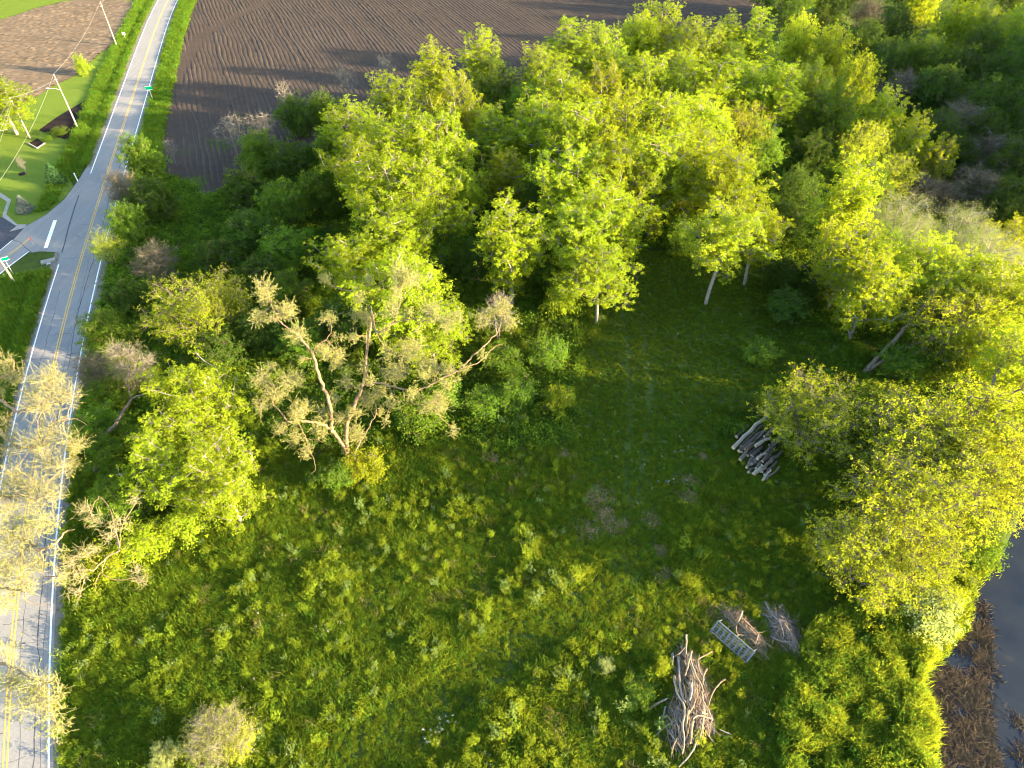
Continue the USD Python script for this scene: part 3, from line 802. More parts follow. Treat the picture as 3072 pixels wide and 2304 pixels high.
    ('twiggy_1', 2110, 400, 10, 5.0, 'grey-brown bare tree above the pale willows'),
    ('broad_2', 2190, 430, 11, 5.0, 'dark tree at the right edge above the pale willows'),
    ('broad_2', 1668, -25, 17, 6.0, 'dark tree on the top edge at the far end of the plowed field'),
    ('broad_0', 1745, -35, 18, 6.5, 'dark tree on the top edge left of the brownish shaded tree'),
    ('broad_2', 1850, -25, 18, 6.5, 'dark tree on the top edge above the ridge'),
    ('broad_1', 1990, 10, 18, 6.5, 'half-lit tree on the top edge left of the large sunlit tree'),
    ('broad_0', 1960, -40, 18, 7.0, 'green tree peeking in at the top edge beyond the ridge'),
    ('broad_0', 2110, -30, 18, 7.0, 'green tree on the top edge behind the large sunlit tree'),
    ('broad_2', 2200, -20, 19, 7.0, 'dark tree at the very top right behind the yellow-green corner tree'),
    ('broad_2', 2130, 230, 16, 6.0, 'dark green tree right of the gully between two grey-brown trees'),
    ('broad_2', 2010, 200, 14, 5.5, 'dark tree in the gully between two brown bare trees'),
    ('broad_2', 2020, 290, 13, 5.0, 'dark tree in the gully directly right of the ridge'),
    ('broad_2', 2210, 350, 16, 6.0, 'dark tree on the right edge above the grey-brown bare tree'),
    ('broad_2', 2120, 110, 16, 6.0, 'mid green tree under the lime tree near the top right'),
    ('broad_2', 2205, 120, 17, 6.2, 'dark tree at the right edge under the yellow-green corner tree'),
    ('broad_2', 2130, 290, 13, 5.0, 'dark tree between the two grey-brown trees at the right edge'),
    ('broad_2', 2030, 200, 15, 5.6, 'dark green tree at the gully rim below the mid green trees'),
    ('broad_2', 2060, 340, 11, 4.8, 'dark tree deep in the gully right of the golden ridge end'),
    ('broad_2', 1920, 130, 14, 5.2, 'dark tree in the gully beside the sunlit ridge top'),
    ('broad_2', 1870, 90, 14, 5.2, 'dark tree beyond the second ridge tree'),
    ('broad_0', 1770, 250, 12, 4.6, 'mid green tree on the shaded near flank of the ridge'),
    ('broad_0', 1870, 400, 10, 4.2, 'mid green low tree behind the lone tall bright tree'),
    ('bushy_1', 1770, 600, 7, 3.6, 'dark green bush at the left foot of the lone tall bright tree'),
    ('broad_0', 1900, 560, 11, 4.0, 'mid green tree behind the bright trees right of the clearing'),
    ('broad_0', 2000, 690, 9, 4.0, 'mid green low tree behind the leaning grey trunk'),
    ('broad_1', 2130, 740, 11, 4.4, 'yellow-green tree beside the forked dark trunk'),
    ('broad_1', 2190, 930, 11, 4.6, 'yellow-green tree at the right edge above the golden hanging tree'),
    ('bushy_2', 1880, 880, 6, 3.2, 'mid green bush between the olive trees right of the log pile'),
    ('bushy_2', 2040, 990, 6, 3.6, 'mid green bush deep among the thin olive trees'),
    ('bushy_2', 1930, 1010, 5, 3.2, 'mid green bush left among the thin olive trees'),
    ('bushy_2', 2090, 1160, 5, 3.4, 'mid green bush behind the pond willow shrub'),
    # right side, near
    ('tall_0', 1835, 430, 19.4, 4.1, 'tall bright tree with bare side twigs standing alone right of the clearing'),
    ('maple_0', 1830, 560, 16.2, 4.9, 'bright leafy tree below the lone tall bright tree'),
    ('maple_1', 1880, 630, 15.1, 4.6, 'bright tree left of the leaning grey trunk'),
    ('willow_0', 1950, 490, 14.0, 5.9, 'pale silver-green willow right of the lone tall bright tree'),
    ('willow_1', 2060, 510, 14.0, 6.3, 'pale silver-green willow in the middle of the right side'),
    ('willow_0', 2130, 555, 13.0, 5.9, 'pale cream willow near the right edge'),
    ('maple_0', 1995, 590, 15.1, 5.1, 'bright yellow tree in front of the two left willows'),
    ('maple_3', 2080, 620, 14.0, 5.6, 'lime tree under the pale cream willow'),
    ('sparse_2', 2060, 700, 12.1, 5.9, 'thin olive tree below the lime tree at the right'),
    ('maple_2', 2185, 530, 13.0, 5.1, 'golden tree at the right edge beside the pale cream willow'),
    ('maple_3', 2180, 660, 14.0, 5.6, 'lime green tree at the right edge beside the forked dark trunk'),
    ('maple_0', 2200, 790, 14.0, 5.1, 'yellow-green tree at the right edge below the forked dark trunk'),
    ('bushy_2', 1950, 780, 5.0, 3.4, 'mid green bush right of the leaning grey trunk foot'),
    ('bushy_0', 2040, 790, 5.0, 3.2, 'mid green bush between the olive trees at the right'),
    ('sparse_1', 1757, 890, 10.5, 6.0, 'rounded yellow-olive tree beside the log pile'),
    ('sparse_0', 1990, 940, 12.1, 6.5, 'thin yellow-olive tree right of the rounded tree by the log pile'),
    ('sparse_2', 2110, 930, 12.1, 6.2, 'golden thin tree at the right above the pond corner'),
    ('sparse_1', 1960, 1080, 12.1, 6.5, 'thin yellow-olive tree in the middle of the right side above the tall grass'),
    ('sparse_0', 2085, 1050, 12, 5.6, 'thin golden tree near the right edge above the pond'),
    ('sparse_2', 2190, 1030, 12, 5.0, 'golden tree hanging over the pond at the right edge'),
    ('sparse_0', 1880, 1190, 9.9, 5.1, 'thin olive tree over the meadow edge left of the pale shrub'),
    ('sparse_1', 1980, 1200, 9.5, 4.6, 'yellow-olive tree above the pale round shrub at the pond'),
    ('shrub_2', 1900, 1300, 4.0, 2.2, 'golden bush left of the pale round shrub at the pond'),
    ('shrub_3', 2010, 1325, 5.0, 2.7, 'pale round shrub on the pond bank'),
    ('shrub_0', 1660, 870, 4.0, 1.9, 'yellow-green bush at the top end of the log pile'),
    # undergrowth in front of the wood
    ('shrub_0', 1215, 640, 7, 2.6, 'pale bright young tree below the green front trees'),
    ('shrub_0', 1205, 860, 4.2, 2.4, 'sunlit yellow-green shrub left of the clearing'),
    ('shrub_1', 1120, 850, 4, 2.8, 'mid green shrub left of the sunlit shrub'),
    ('shrub_1', 1080, 780, 4.5, 3.0, 'mid green shrub under the long dead bough'),
    ('shrub_1', 1190, 760, 4.5, 3.0, 'mid green shrub below the pale bright young tree'),
    ('shrub_1', 1040, 870, 3.4, 2.6, 'mid green shrub right of the vine mound'),
    ('shrub_1', 900, 900, 6, 3.0, 'dark green vine mound right of the forked dead tree trunk'),
    ('shrub_1', 960, 850, 4.5, 2.6, 'mid green shrub under the right limb of the forked dead tree'),
    ('shrub_2', 790, 1005, 3.6, 2.4, 'yellow-green bush at the foot of the forked dead tree'),
    ('shrub_1', 725, 1025, 3.0, 2.0, 'green bush left of the foot of the forked dead tree'),
    ('shrub_1', 1640, 760, 3.5, 2.4, 'dark shrub on the right of the clearing'),
    ('shrub_1', 1600, 870, 2.6, 1.8, 'dark shrub left of the log pile'),
    ('shrub_0', 1432, 1447, 2.4, 0.85, 'bright yellow bush left of the big brush pile'),
    ('shrub_1', 1385, 1495, 1.7, 1.5, 'dark green bush left of the big brush pile below the yellow bush'),
    ('shrub_3', 1310, 1435, 1.5, 0.8, 'grey-green bush in the shaded meadow left of the brush pile'),
    ('shrub_1', 128, 283, 1.7, 1.9, 'low wide bush on the black mulch bed'),
    ('shrub_1', 104, 298, 1.3, 0.9, 'small dark bush inside the stone edged flower bed'),
]
CATS = {'shrub': 'shrub', 'bushy_tree': 'tree'}
for kn, vx, vy, h, r, lab in TREES:
    plant(kn, vx, vy, h, r, lab, cat='shrub' if kn.startswith('shrub') and h < 6.5 else 'tree')

for bx, by, bh in ((128, 112, 19), (140, 122, 20), (136, 136, 20), (152, 128, 21), (150, 146, 21), (146, 160, 20), (166, 152, 21), (160, 172, 21), (158, 186, 20), (178, 176, 21), (176, 200, 21), (190, 214, 21)):
    k = KINDS['broad_2']
    x = thing('broad_tree', (bx, by, ground_z(bx, by)), bx, (6.5 / k['R'], 6.5 / k['R'], bh / k['H']), label='dark tall tree of the wood just beyond the right edge of the picture', cat='tree', group='tall trees beyond the right edge')
    x.GetPrim().GetReferences().AddInternalReference(k['path'])
    x.GetPrim().SetInstanceable(True)

# ---------------------------------------------------------------- trees built one by one
def limb_tree(name, label, limbs, puffs, wmat, lmat, foot, seed, strands=150, plen=1.0, leaf=0.10, per=5, strand_r=0.018, r_pow=1.0, twmat='twigpale', cat='tree', extra=0):
    """A tree from limbs given as rows (x, y, z, radius) of photo pixels and heights, and feathery puffs (x, y, z, radius) of thin twigs with small leaves."""
    rng = np.random.default_rng(seed)
    base = at(*foot); base[2] = ground_z(base[0], base[1]) - 0.1
    W = []
    nodes = []
    for L in limbs:
        q = np.array([at(a, b, z) for a, b, z, r in L]) - base
        rad = np.array([r for *_, r in L])
        t = np.linspace(0, len(L) - 1, (len(L) - 1) * 5 + 1)
        from scipy.interpolate import PchipInterpolator
        pts = PchipInterpolator(np.arange(len(L)), q)(t)
        pts[1:] += rng.normal(0, 0.05, (len(t) - 1, 3))
        W.append(tube(pts, np.interp(t, np.arange(len(L)), rad), 0, sides=8))
        nodes.append(pts)
    nodes = np.vstack(nodes)
    P_, R_ = np.array([at(a, b, z) for a, b, z, r in puffs]) - base, np.array([r for *_, r in puffs])
    if extra:
        k = rng.integers(len(nodes) // 12, len(nodes), extra)
        P_ = np.vstack([P_, nodes[k] + rng.normal(0, .8, (extra, 3)) + [0, 0, .2]])
        R_ = np.concatenate([R_, rng.uniform(.35, .75, extra)])
    # join the puffs to the limbs
    nd, pr, ends = grow(list(nodes), [max(0, i - 1) for i in range(len(nodes))], P_, rng, slope=-2.0, step=0.5, bend=0.1)
    for k in range(len(nodes), len(nd)):
        a, b = nd[pr[k]], nd[k]
        W.append(frusta([a], [b + (b - a) * 0.05], [0.05], [0.04], 5))
    w = vf(W)
    A, B, lp = [], [], []
    for c, r in zip(P_, R_):
        n = int(strands * r * r)
        d = rand_dirs(n, rng); d[:, 2] += 0.25
        ln = plen * r * rng.uniform(0.45, 1.1, n)[:, None]
        o = c + rng.normal(0, 0.34 * r, (n, 3)) + rng.normal(0, 0.2 * r, 3)
        m = o + d * ln * 0.55 + rng.normal(0, 0.08, (n, 3))
        e = m + d * ln * 0.5 + rng.normal(0, 0.16, (n, 3))
        A += [o, m]; B += [m, e]
        for s in rng.uniform(0.3, 1.05, (per, n, 1)):
            lp.append(m + (e - m) * s + rng.normal(0, 0.06, (n, 3)))
    t = thing(name, base, label=label, cat=cat)
    part(t, 'trunk', w, MAT[wmat], smooth=45)
    part(t, 'twigs', frusta(np.vstack(A), np.vstack(B), np.full(sum(map(len, A)), strand_r), np.full(sum(map(len, A)), strand_r * 0.6), 3), MAT[twmat])
    if per:
        part(t, 'crown', leaves(np.vstack(lp), leaf, rng, aspect=0.5), MAT[lmat])
    return t


def z2(pts):     # a quarter of the photograph as looked at: (x, y) at scale 768/1659, offset (768, 768)
    return [(768 + x * 768 / 1659, 768 + y * 768 / 1659, z, r) for x, y, z, r in pts]


def zl(pts, oy=768):
    return [(x * 768 / 1659, oy + y * 768 / 1659, z, r) for x, y, z, r in pts]


limb_tree('forked_dead_tree', 'large half dead tree with bare forked limbs and feathery yellow twigs', [
    z2([(597, 1350, 0, 0.365), (590, 1270, 1.6, 0.306), (535, 1180, 3.6, 0.263), (490, 1115, 5.0, 0.247), (487, 1000, 7.5, 0.218), (440, 860, 10.2, 0.196), (400, 750, 12.3, 0.183), (370, 640, 13.8, 0.161), (320, 570, 14.8, 0.139), (250, 500, 15.8, 0.110), (190, 460, 16.5, 0.088), (130, 390, 17.3, 0.065), (100, 300, 18.2, 0.051), (62, 200, 19.2, 0.022)]),
    z2([(592, 1290, 1.0, 0.277), (590, 1110, 5.2, 0.227), (640, 960, 8, 0.204), (692, 840, 10, 0.183), (708, 720, 12.2, 0.161), (748, 360, 14.2, 0.139), (790, 500, 15.8, 0.117), (870, 450, 16.6, 0.095), (915, 360, 17.6, 0.065), (938, 250, 18.6, 0.044), (950, 150, 19.4, 0.022)]),
    z2([(490, 1115, 5.0, 0.204), (440, 1100, 5.7, 0.190), (380, 1078, 6.4, 0.161), (290, 1066, 7.1, 0.132), (215, 1072, 7.7, 0.102), (150, 1000, 8.6, 0.081), (80, 900, 9.6, 0.059), (62, 790, 10.5, 0.029)]),
    z2([(692, 840, 10, 0.146), (780, 822, 10.4, 0.124), (880, 845, 10.6, 0.102), (1000, 872, 10.9, 0.095), (1110, 845, 11.6, 0.088), (1220, 785, 12.6, 0.102), (1335, 725, 13.5, 0.095), (1400, 650, 14.4, 0.081), (1480, 575, 15.2, 0.065), (1560, 500, 15.8, 0.044), (1600, 400, 16.5, 0.022)]),
    z2([(1335, 725, 13.5, 0.065), (1450, 685, 13.8, 0.051), (1530, 600, 14.3, 0.037), (1600, 570, 14.5, 0.014)]),
    z2([(1560, 500, 15.8, 0.037), (1610, 480, 16.0, 0.022), (1670, 490, 16.2, 0.014)]),
    z2([(870, 450, 16.6, 0.073), (960, 415, 17, 0.059), (1050, 405, 17.2, 0.044), (1150, 430, 17.4, 0.029), (1240, 420, 17.6, 0.014)]),
    z2([(275, 1085, 7.1, 0.065), (320, 1165, 6.4, 0.051), (350, 1260, 5.4, 0.040), (385, 1370, 4.4, 0.022), (355, 1412, 4.0, 0.011)]),
    z2([(340, 1185, 6.2, 0.037), (420, 1200, 6.0, 0.025), (500, 1245, 5.6, 0.011)]),
    z2([(75, 890, 9.6, 0.044), (30, 990, 8.8, 0.033), (50, 1095, 8.0, 0.014)]),
    z2([(370, 640, 13.8, 0.088), (395, 580, 14.5, 0.065), (450, 540, 15.2, 0.051), (490, 490, 15.8, 0.022)]),
    z2([(720, 610, 13.0, 0.044), (715, 520, 14.0, 0.037), (740, 410, 15.2, 0.029), (670, 365, 15.6, 0.011)]),
    z2([(950, 870, 10.8, 0.051), (965, 940, 10.0, 0.022)]),
    z2([(1050, 870, 11.0, 0.044), (980, 940, 10.2, 0.029), (1110, 960, 9.6, 0.014)]),
    z2([(1060, 850, 11.2, 0.037), (1140, 945, 10.6, 0.022), (1220, 860, 11.4, 0.029), (1270, 815, 11.8, 0.011)]),
    z2([(1170, 985, 8.0, 0.044), (1220, 1070, 7.0, 0.037), (1320, 1120, 6.2, 0.014)]),
    z2([(770, 870, 9.0, 0.044), (770, 950, 8.0, 0.037), (780, 990, 7.0, 0.073), (740, 1090, 4.2, 0.088), (690, 1180, 2.0, 0.102), (640, 1270, 0.6, 0.117)]),
    z2([(830, 220, 17.5, 0.037), (790, 120, 18.3, 0.025), (760, 30, 19, 0.009)]),
    z2([(800, 225, 17.3, 0.029), (730, 185, 17.6, 0.022), (650, 195, 17.8, 0.009)]),
    z2([(745, 240, 16.8, 0.029), (690, 240, 17, 0.022), (630, 225, 17.2, 0.009)]),
], z2([(60, 205, 19.0, 1.15), (40, 250, 18.6, 0.83), (175, 365, 17.3, 1.20), (210, 340, 17.3, 0.83), (295, 525, 15.2, 1.15), (12, 390, 17.0, 0.94), (410, 590, 14.6, 0.94), (480, 410, 16.2, 0.94), (520, 620, 13.5, 0.94),
       (960, 110, 19.3, 1.25), (1010, 170, 18.8, 1.04), (920, 200, 18.6, 0.94), (1130, 350, 17.6, 1.15), (1230, 430, 17.2, 1.04), (900, 330, 17.6, 0.94), (720, 400, 15.2, 0.94), (650, 390, 15.0, 0.83),
       (860, 620, 13.5, 0.94), (960, 640, 13.2, 1.25), (1050, 600, 13.2, 0.94), (930, 720, 12.4, 1.15), (1150, 760, 12.0, 1.15), (1080, 720, 12.2, 0.94), (850, 760, 11.6, 1.04), (1180, 960, 9.6, 1.15), (1110, 990, 9.0, 0.83),
       (70, 790, 10.6, 1.15), (200, 820, 10.2, 1.15), (120, 900, 9.4, 1.04), (260, 800, 10.0, 0.94), (250, 1010, 8.2, 1.15), (60, 960, 8.8, 0.94), (330, 980, 7.8, 1.04), (270, 1180, 6.0, 0.94), (330, 1260, 5.4, 0.73), (180, 1110, 7.0, 0.94),
       (430, 1030, 6.5, 1.04), (540, 1060, 6.0, 1.04), (650, 1020, 7.0, 0.94), (500, 920, 8.0, 0.83), (600, 830, 9.6, 0.94), (700, 930, 8.2, 0.83), (780, 890, 9.0, 0.83), (680, 1150, 3.4, 0.94), (620, 1200, 2.8, 0.83), (540, 700, 12.0, 0.83), (700, 720, 12.0, 0.73),
       (1480, 410, 16.2, 0.94), (1590, 330, 16.8, 1.04), (1650, 430, 16.2, 0.73), (440, 150, 16.5, 0.73)]), 'barkpale', 'straw', (1043, 1392), 31, strands=120, per=5, leaf=0.16, strand_r=0.014, extra=70)

LT = dict(wmat='barkpale', lmat='straw', strands=80, per=5, leaf=0.13, strand_r=0.011, plen=1.15)
limb_tree('pale_budding_tree', 'pale straw-yellow budding tree reaching over the road from the left edge', [
    [(-330, 1560, 0, .55), (-260, 1430, 3.5, .45), (-170, 1330, 7.0, .36)],
    [(-170, 1330, 7.0, .26)] + zl([(-80, 1120, 9.5, .2), (60, 1195, 11, .15), (135, 1242, 11.6, .12), (280, 1215, 12.4, .09), (345, 1085, 13.4, .07), (440, 1060, 14, .05), (470, 930, 14.8, .03)]),
    [(-170, 1330, 7.0, .26)] + zl([(-60, 940, 11, .2), (60, 975, 12.4, .14), (130, 1008, 13, .11), (290, 960, 13.6, .08), (410, 955, 14.2, .05)]),
    [(-170, 1330, 7.0, .26)] + zl([(-150, 850, 11, .18), (0, 790, 13, .12), (90, 720, 14, .07), (40, 620, 14.8, .03)]),
    [(-170, 1330, 7.0, .26)] + zl([(-200, 1480, 9, .2), (0, 1555, 10.6, .16), (140, 1552, 11.6, .12), (230, 1580, 12.2, .07), (330, 1530, 12.8, .03)]),
    zl([(345, 1085, 13.4, .05), (480, 1055, 13.2, .04), (560, 1095, 13.0, .015)]),
    zl([(280, 1215, 12.4, .06), (250, 1060, 13.8, .05), (330, 900, 14.8, .03)]),
], zl([(300, 850, 15.0, 1.4), (390, 880, 15.0, 1.3), (230, 950, 14.0, 1.3), (300, 1010, 14.0, 1.3), (370, 800, 15.2, 1.2), (470, 890, 14.6, 1.0), (200, 900, 14, 1.0), (340, 1110, 13.4, 1.2), (280, 1200, 12.8, 1.2), (450, 1200, 12.4, 1.2), (520, 1240, 12, 1.0), (200, 1240, 12.2, 1.2), (290, 1330, 11.8, 1.3), (410, 1380, 11.6, 1.2), (100, 1380, 11.6, 1.3), (160, 1480, 11.2, 1.3), (300, 1480, 11.4, 1.3),
       (60, 1540, 11, 1.2), (220, 1600, 11.4, 1.3), (380, 1560, 11.6, 1.1), (20, 680, 14.8, 1.0), (90, 790, 14, 1.0), (10, 880, 13.0, 1.0), (20, 1080, 12, 1.0), (60, 1180, 11.6, .9), (20, 1260, 11, 1.0), (150, 780, 14.0, .9), (40, 1640, 10.6, 1.2)]), foot=(-330, 1560), seed=41, **LT)
limb_tree('pale_budding_tree', 'pale straw-yellow tree over the road with one bent orange limb by the edge line', [
    [(-420, 2050, 0, .5), (-330, 1900, 3.5, .42), (-230, 1800, 7, .34)],
    [(-230, 1800, 7.0, .24)] + zl([(-200, 380, 9, .2), (20, 120, 11.5, .08), (85, 150, 12, .09), (200, 205, 12.6, .12), (272, 245, 12.8, .14), (350, 205, 13.2, .12), (430, 130, 13.6, .06), (490, 110, 13.8, .02)], 1536),
    zl([(272, 245, 12.8, .09), (270, 330, 12.0, .06), (285, 420, 11.2, .02)], 1536),
    zl([(240, 220, 12.7, .06), (250, 140, 13.2, .04), (235, 60, 13.8, .02)], 1536),
    [(-230, 1800, 7.0, .22)] + zl([(-120, 480, 9.5, .15), (40, 500, 11, .11), (150, 515, 11.6, .07), (180, 580, 11.2, .04), (300, 605, 11, .015)], 1536),
    [(-230, 1800, 7.0, .22)] + zl([(-100, 960, 9.0, .14), (20, 985, 10, .11), (120, 1030, 10.6, .08), (230, 1090, 11, .04), (400, 1115, 11.2, .015)], 1536),
], zl([(80, 60, 13, 1.3), (180, 90, 13.4, 1.2), (280, 80, 13.6, 1.1), (340, 60, 13.4, .9), (60, 200, 12.2, 1.2), (160, 250, 12.2, 1.3), (60, 330, 11.6, 1.2), (170, 350, 11.6, 1.2), (40, 440, 11.2, 1.2), (150, 450, 11.6, 1.1), (60, 560, 11, 1.0), (20, 620, 10.6, 1.0), (260, 330, 12, .7), (210, 480, 11.4, .8), (400, 260, 12.6, .7), (390, 420, 11.6, .8),
       (240, 1130, 11.0, 1.1), (110, 1060, 10.6, 1.0), (260, 1240, 10.4, 1.0), (340, 1300, 10, 1.0), (150, 1260, 10.0, .9), (380, 1200, 10.6, .8), (370, 1390, 9.6, .9), (60, 1120, 10.2, .9), (10, 920, 10.4, 1.0), (200, 1150, 10.8, .9), (300, 1100, 11, .8)], 1536), foot=(-420, 2050), seed=43, **LT)
limb_tree('bare_limbed_tree', 'tree with pale bare curling twigs over the yellow-green bushes at the left of the meadow', [
    zl([(625, 1400, 0, .34), (632, 1290, 2.4, .28), (670, 1190, 4.4, .24), (745, 1090, 6.2, .2), (815, 985, 8, .17), (850, 930, 9, .13), (980, 880, 10.2, .07)]),
    zl([(850, 930, 9, .08), (830, 830, 10.2, .05), (830, 700, 11.2, .03), (860, 600, 12, .015)]),
], zl([(760, 600, 12, 1.0), (830, 640, 11.4, .9), (900, 690, 10.8, .9), (980, 660, 10.4, .8), (870, 760, 10.2, .9), (800, 720, 10.6, .8)]), 'barkdark', 'straw', (289, 1420), 45, strands=110, per=1, twmat='twiggrey')
dead = zl([(780, 130, 8, 0.021), (775, 230, 7.2, 0.049), (685, 300, 6.6, 0.063), (610, 375, 6.2, 0.070), (545, 375, 6.4, 0.049), (440, 395, 6.8, 0.021)], 1536)
limb_tree('dead_snag', 'dead pale snag with curling grey-orange twigs leaning into the bushes between road and meadow', [
    [(330, 1560, 0, 0.140), (345, 1600, 2.5, 0.119), (355, 1630, 4.6, 0.098)] + [zl([(775, 230, 7.2, 0.070)], 1536)[0]], dead,
    zl([(685, 300, 6.6, 0.049), (655, 390, 5.8, 0.038), (620, 470, 5.2, 0.028), (640, 550, 4.6, 0.008)], 1536),
    zl([(545, 375, 6.4, 0.038), (540, 450, 5.8, 0.032), (520, 530, 5.2, 0.025), (470, 640, 4.4, 0.008)], 1536),
    zl([(500, 385, 6.5, 0.035), (400, 430, 6.4, 0.021), (360, 500, 6, 0.008)], 1536),
    zl([(640, 340, 6.4, 0.035), (570, 290, 7, 0.025), (520, 190, 7.6, 0.008)], 1536),
    zl([(720, 270, 7.0, 0.035), (800, 240, 7.2, 0.021), (850, 200, 7.4, 0.008)], 1536),
    zl([(655, 390, 5.8, 0.042), (800, 440, 5.6, 0.035), (960, 400, 5.8, 0.025), (900, 350, 6.2, 0.014), (830, 320, 6.6, 0.008)], 1536),
    zl([(960, 400, 5.8, 0.021), (940, 480, 5.2, 0.014), (850, 515, 5.0, 0.008)], 1536),
    zl([(545, 100, 8.6, 0.021), (640, -100, 7.8, 0.042), (690, -60, 7.6, 0.042), (775, 230, 7.2, 0.056)], 1536),
], zl([(470, 330, 7.0, .9), (540, 430, 6.0, .8), (500, 520, 5.4, .8), (440, 420, 6.4, .8), (560, 270, 7.2, .8), (700, 170, 7.6, .8), (800, 60, 8, .8), (640, 60, 8, .9), (560, -30, 8.4, .9), (880, 380, 6.0, .7), (920, 450, 5.6, .6), (740, 120, 7.8, .7), (620, 240, 7.2, .7), (880, -60, 8.2, .7)], 1536), 'barkpale', 'straw', (330, 1560), 47, strands=90, per=0, strand_r=0.014)
limb_tree('leaning_tree', 'grey double trunk leaning to the right in front of the willows', [
    [(2592, 1120, 0, .42), (2640, 1068, 2.2, .36), (2690, 1015, 4.4, .3), (2725, 970, 6.2, .26), (2765, 925, 8, .2), (2810, 860, 10, .1), (2850, 800, 11.5, .04)],
    [(2592, 1118, 0.1, .36), (2640, 1090, 1.5, .3), (2690, 1062, 2.8, .24), (2740, 1035, 4.0, .18), (2790, 1020, 5.2, .12), (2880, 1005, 6.2, .05)],
    [(2725, 970, 6.2, .14), (2760, 975, 6.4, .08), (2790, 950, 7.0, .03)],
], [(2830, 830, 11, 1.0), (2870, 860, 10, 1.0), (2800, 880, 9.5, 1.0), (2860, 780, 12, 1.0), (2890, 990, 6.6, .9), (2810, 1000, 6.0, .8)], 'barkdark', 'maple', (2592, 1122), 49, strands=70, per=6, leaf=0.2, twmat='barkdark')
limb_tree('forked_tree', 'dark forked trunk near the right edge under the lime tree', [
    [(2880, 1330, 0, .4), (2930, 1240, 4, .32), (2975, 1188, 6.4, .28)], [(2975, 1188, 6.4, .22), (2985, 1130, 8.2, .18), (3020, 1080, 10, .12), (3035, 1030, 11.5, .04)],
    [(2975, 1188, 6.4, .2), (3030, 1178, 7.2, .15), (3090, 1160, 8, .08), (3150, 1150, 8.6, .03)],
], [(3030, 1040, 11.4, 1.0), (3060, 1090, 10.4, 1.0), (3000, 1080, 10, .9), (3070, 1150, 8.6, .9)], 'barkdark', 'lime', (2880, 1332), 51, strands=60, per=7, leaf=0.2, twmat='barkdark')


def cone_tree(name, label, px, h, r, mat, seed, n=2600):
    """A small conifer: short trunk and whorls of drooping needle sprays."""
    rng = np.random.default_rng(seed)
    p = at(*px); p[2] = ground_z(p[0], p[1])
    t = thing(name, p, label=label, cat='conifer')
    part(t, 'trunk', tube([(0, 0, 0), (0, 0, h * .5), (0, 0, h * .97)], .09, .02, 6), MAT['barkdark'])
    z = h * (1 - rng.random(n) ** 0.55) * 0.97 + 0.08
    a = rng.uniform(0, 6.283, n)
    k = 1 + 0.22 * np.sin(a * 5 + z * 9) + 0.12 * np.sin(z * 16)
    rad = r * (1 - z / h) ** 0.8 * k * rng.uniform(.55, 1.05, n)
    part(t, 'crown', leaves(np.stack([np.cos(a) * rad, np.sin(a) * rad, z], 1), 0.34, rng, out=np.stack([np.cos(a), np.sin(a), 0.4 + 0 * a], 1), aspect=0.45), MAT[mat])


cone_tree('conifer', 'dark green conifer on the lawn near the junction', (171, 548), 4.4, 1.9, 'conifer', 1)
cone_tree('conifer', 'pale blue-grey spruce on the lawn beside the concrete walk', (79, 634), 3.4, 1.5, 'spruce', 2)

# ---------------------------------------------------------------- poles, wires, signs
MAT['pole'] = noise_mat('pole_wood', [(0.3, (0.15, 0.125, 0.095)), (0.7, (0.24, 0.21, 0.16))], scale=2, stretch=(4, 4, .3), detail=5)
MAT['poledark'] = noise_mat('pole_wood_dark', [(0.3, (0.09, 0.073, 0.056)), (0.7, (0.15, 0.125, 0.10))], scale=2, stretch=(4, 4, .3), detail=5)
MAT['steel'] = noise_mat('galvanised_steel', [(0.3, (0.16, 0.165, 0.17)), (0.7, (0.25, 0.255, 0.26))], scale=3, rough=0.45, spec=0.5)
MAT['signgreen'] = noise_mat('sign_green', [(0.3, (0.0, 0.08, 0.045)), (0.7, (0.0, 0.11, 0.06))], scale=3, rough=0.5)
MAT['signred'] = noise_mat('sign_red', [(0.3, (0.42, 0.02, 0.02)), (0.7, (0.5, 0.03, 0.03))], scale=3, rough=0.5)
MAT['paintwhite'] = noise_mat('white_paint', [(0.3, (0.4, 0.4, 0.39)), (0.7, (0.52, 0.52, 0.51))], scale=3, rough=0.5)
MAT['wire'] = noise_mat('wire_metal', [(0.3, (0.14, 0.14, 0.13)), (0.7, (0.2, 0.2, 0.19))], scale=1, rough=0.5, spec=0.5)
MAT['ceramic'] = noise_mat('insulator', [(0.3, (0.25, 0.25, 0.25)), (0.7, (0.4, 0.4, 0.4))], scale=3, rough=0.3)


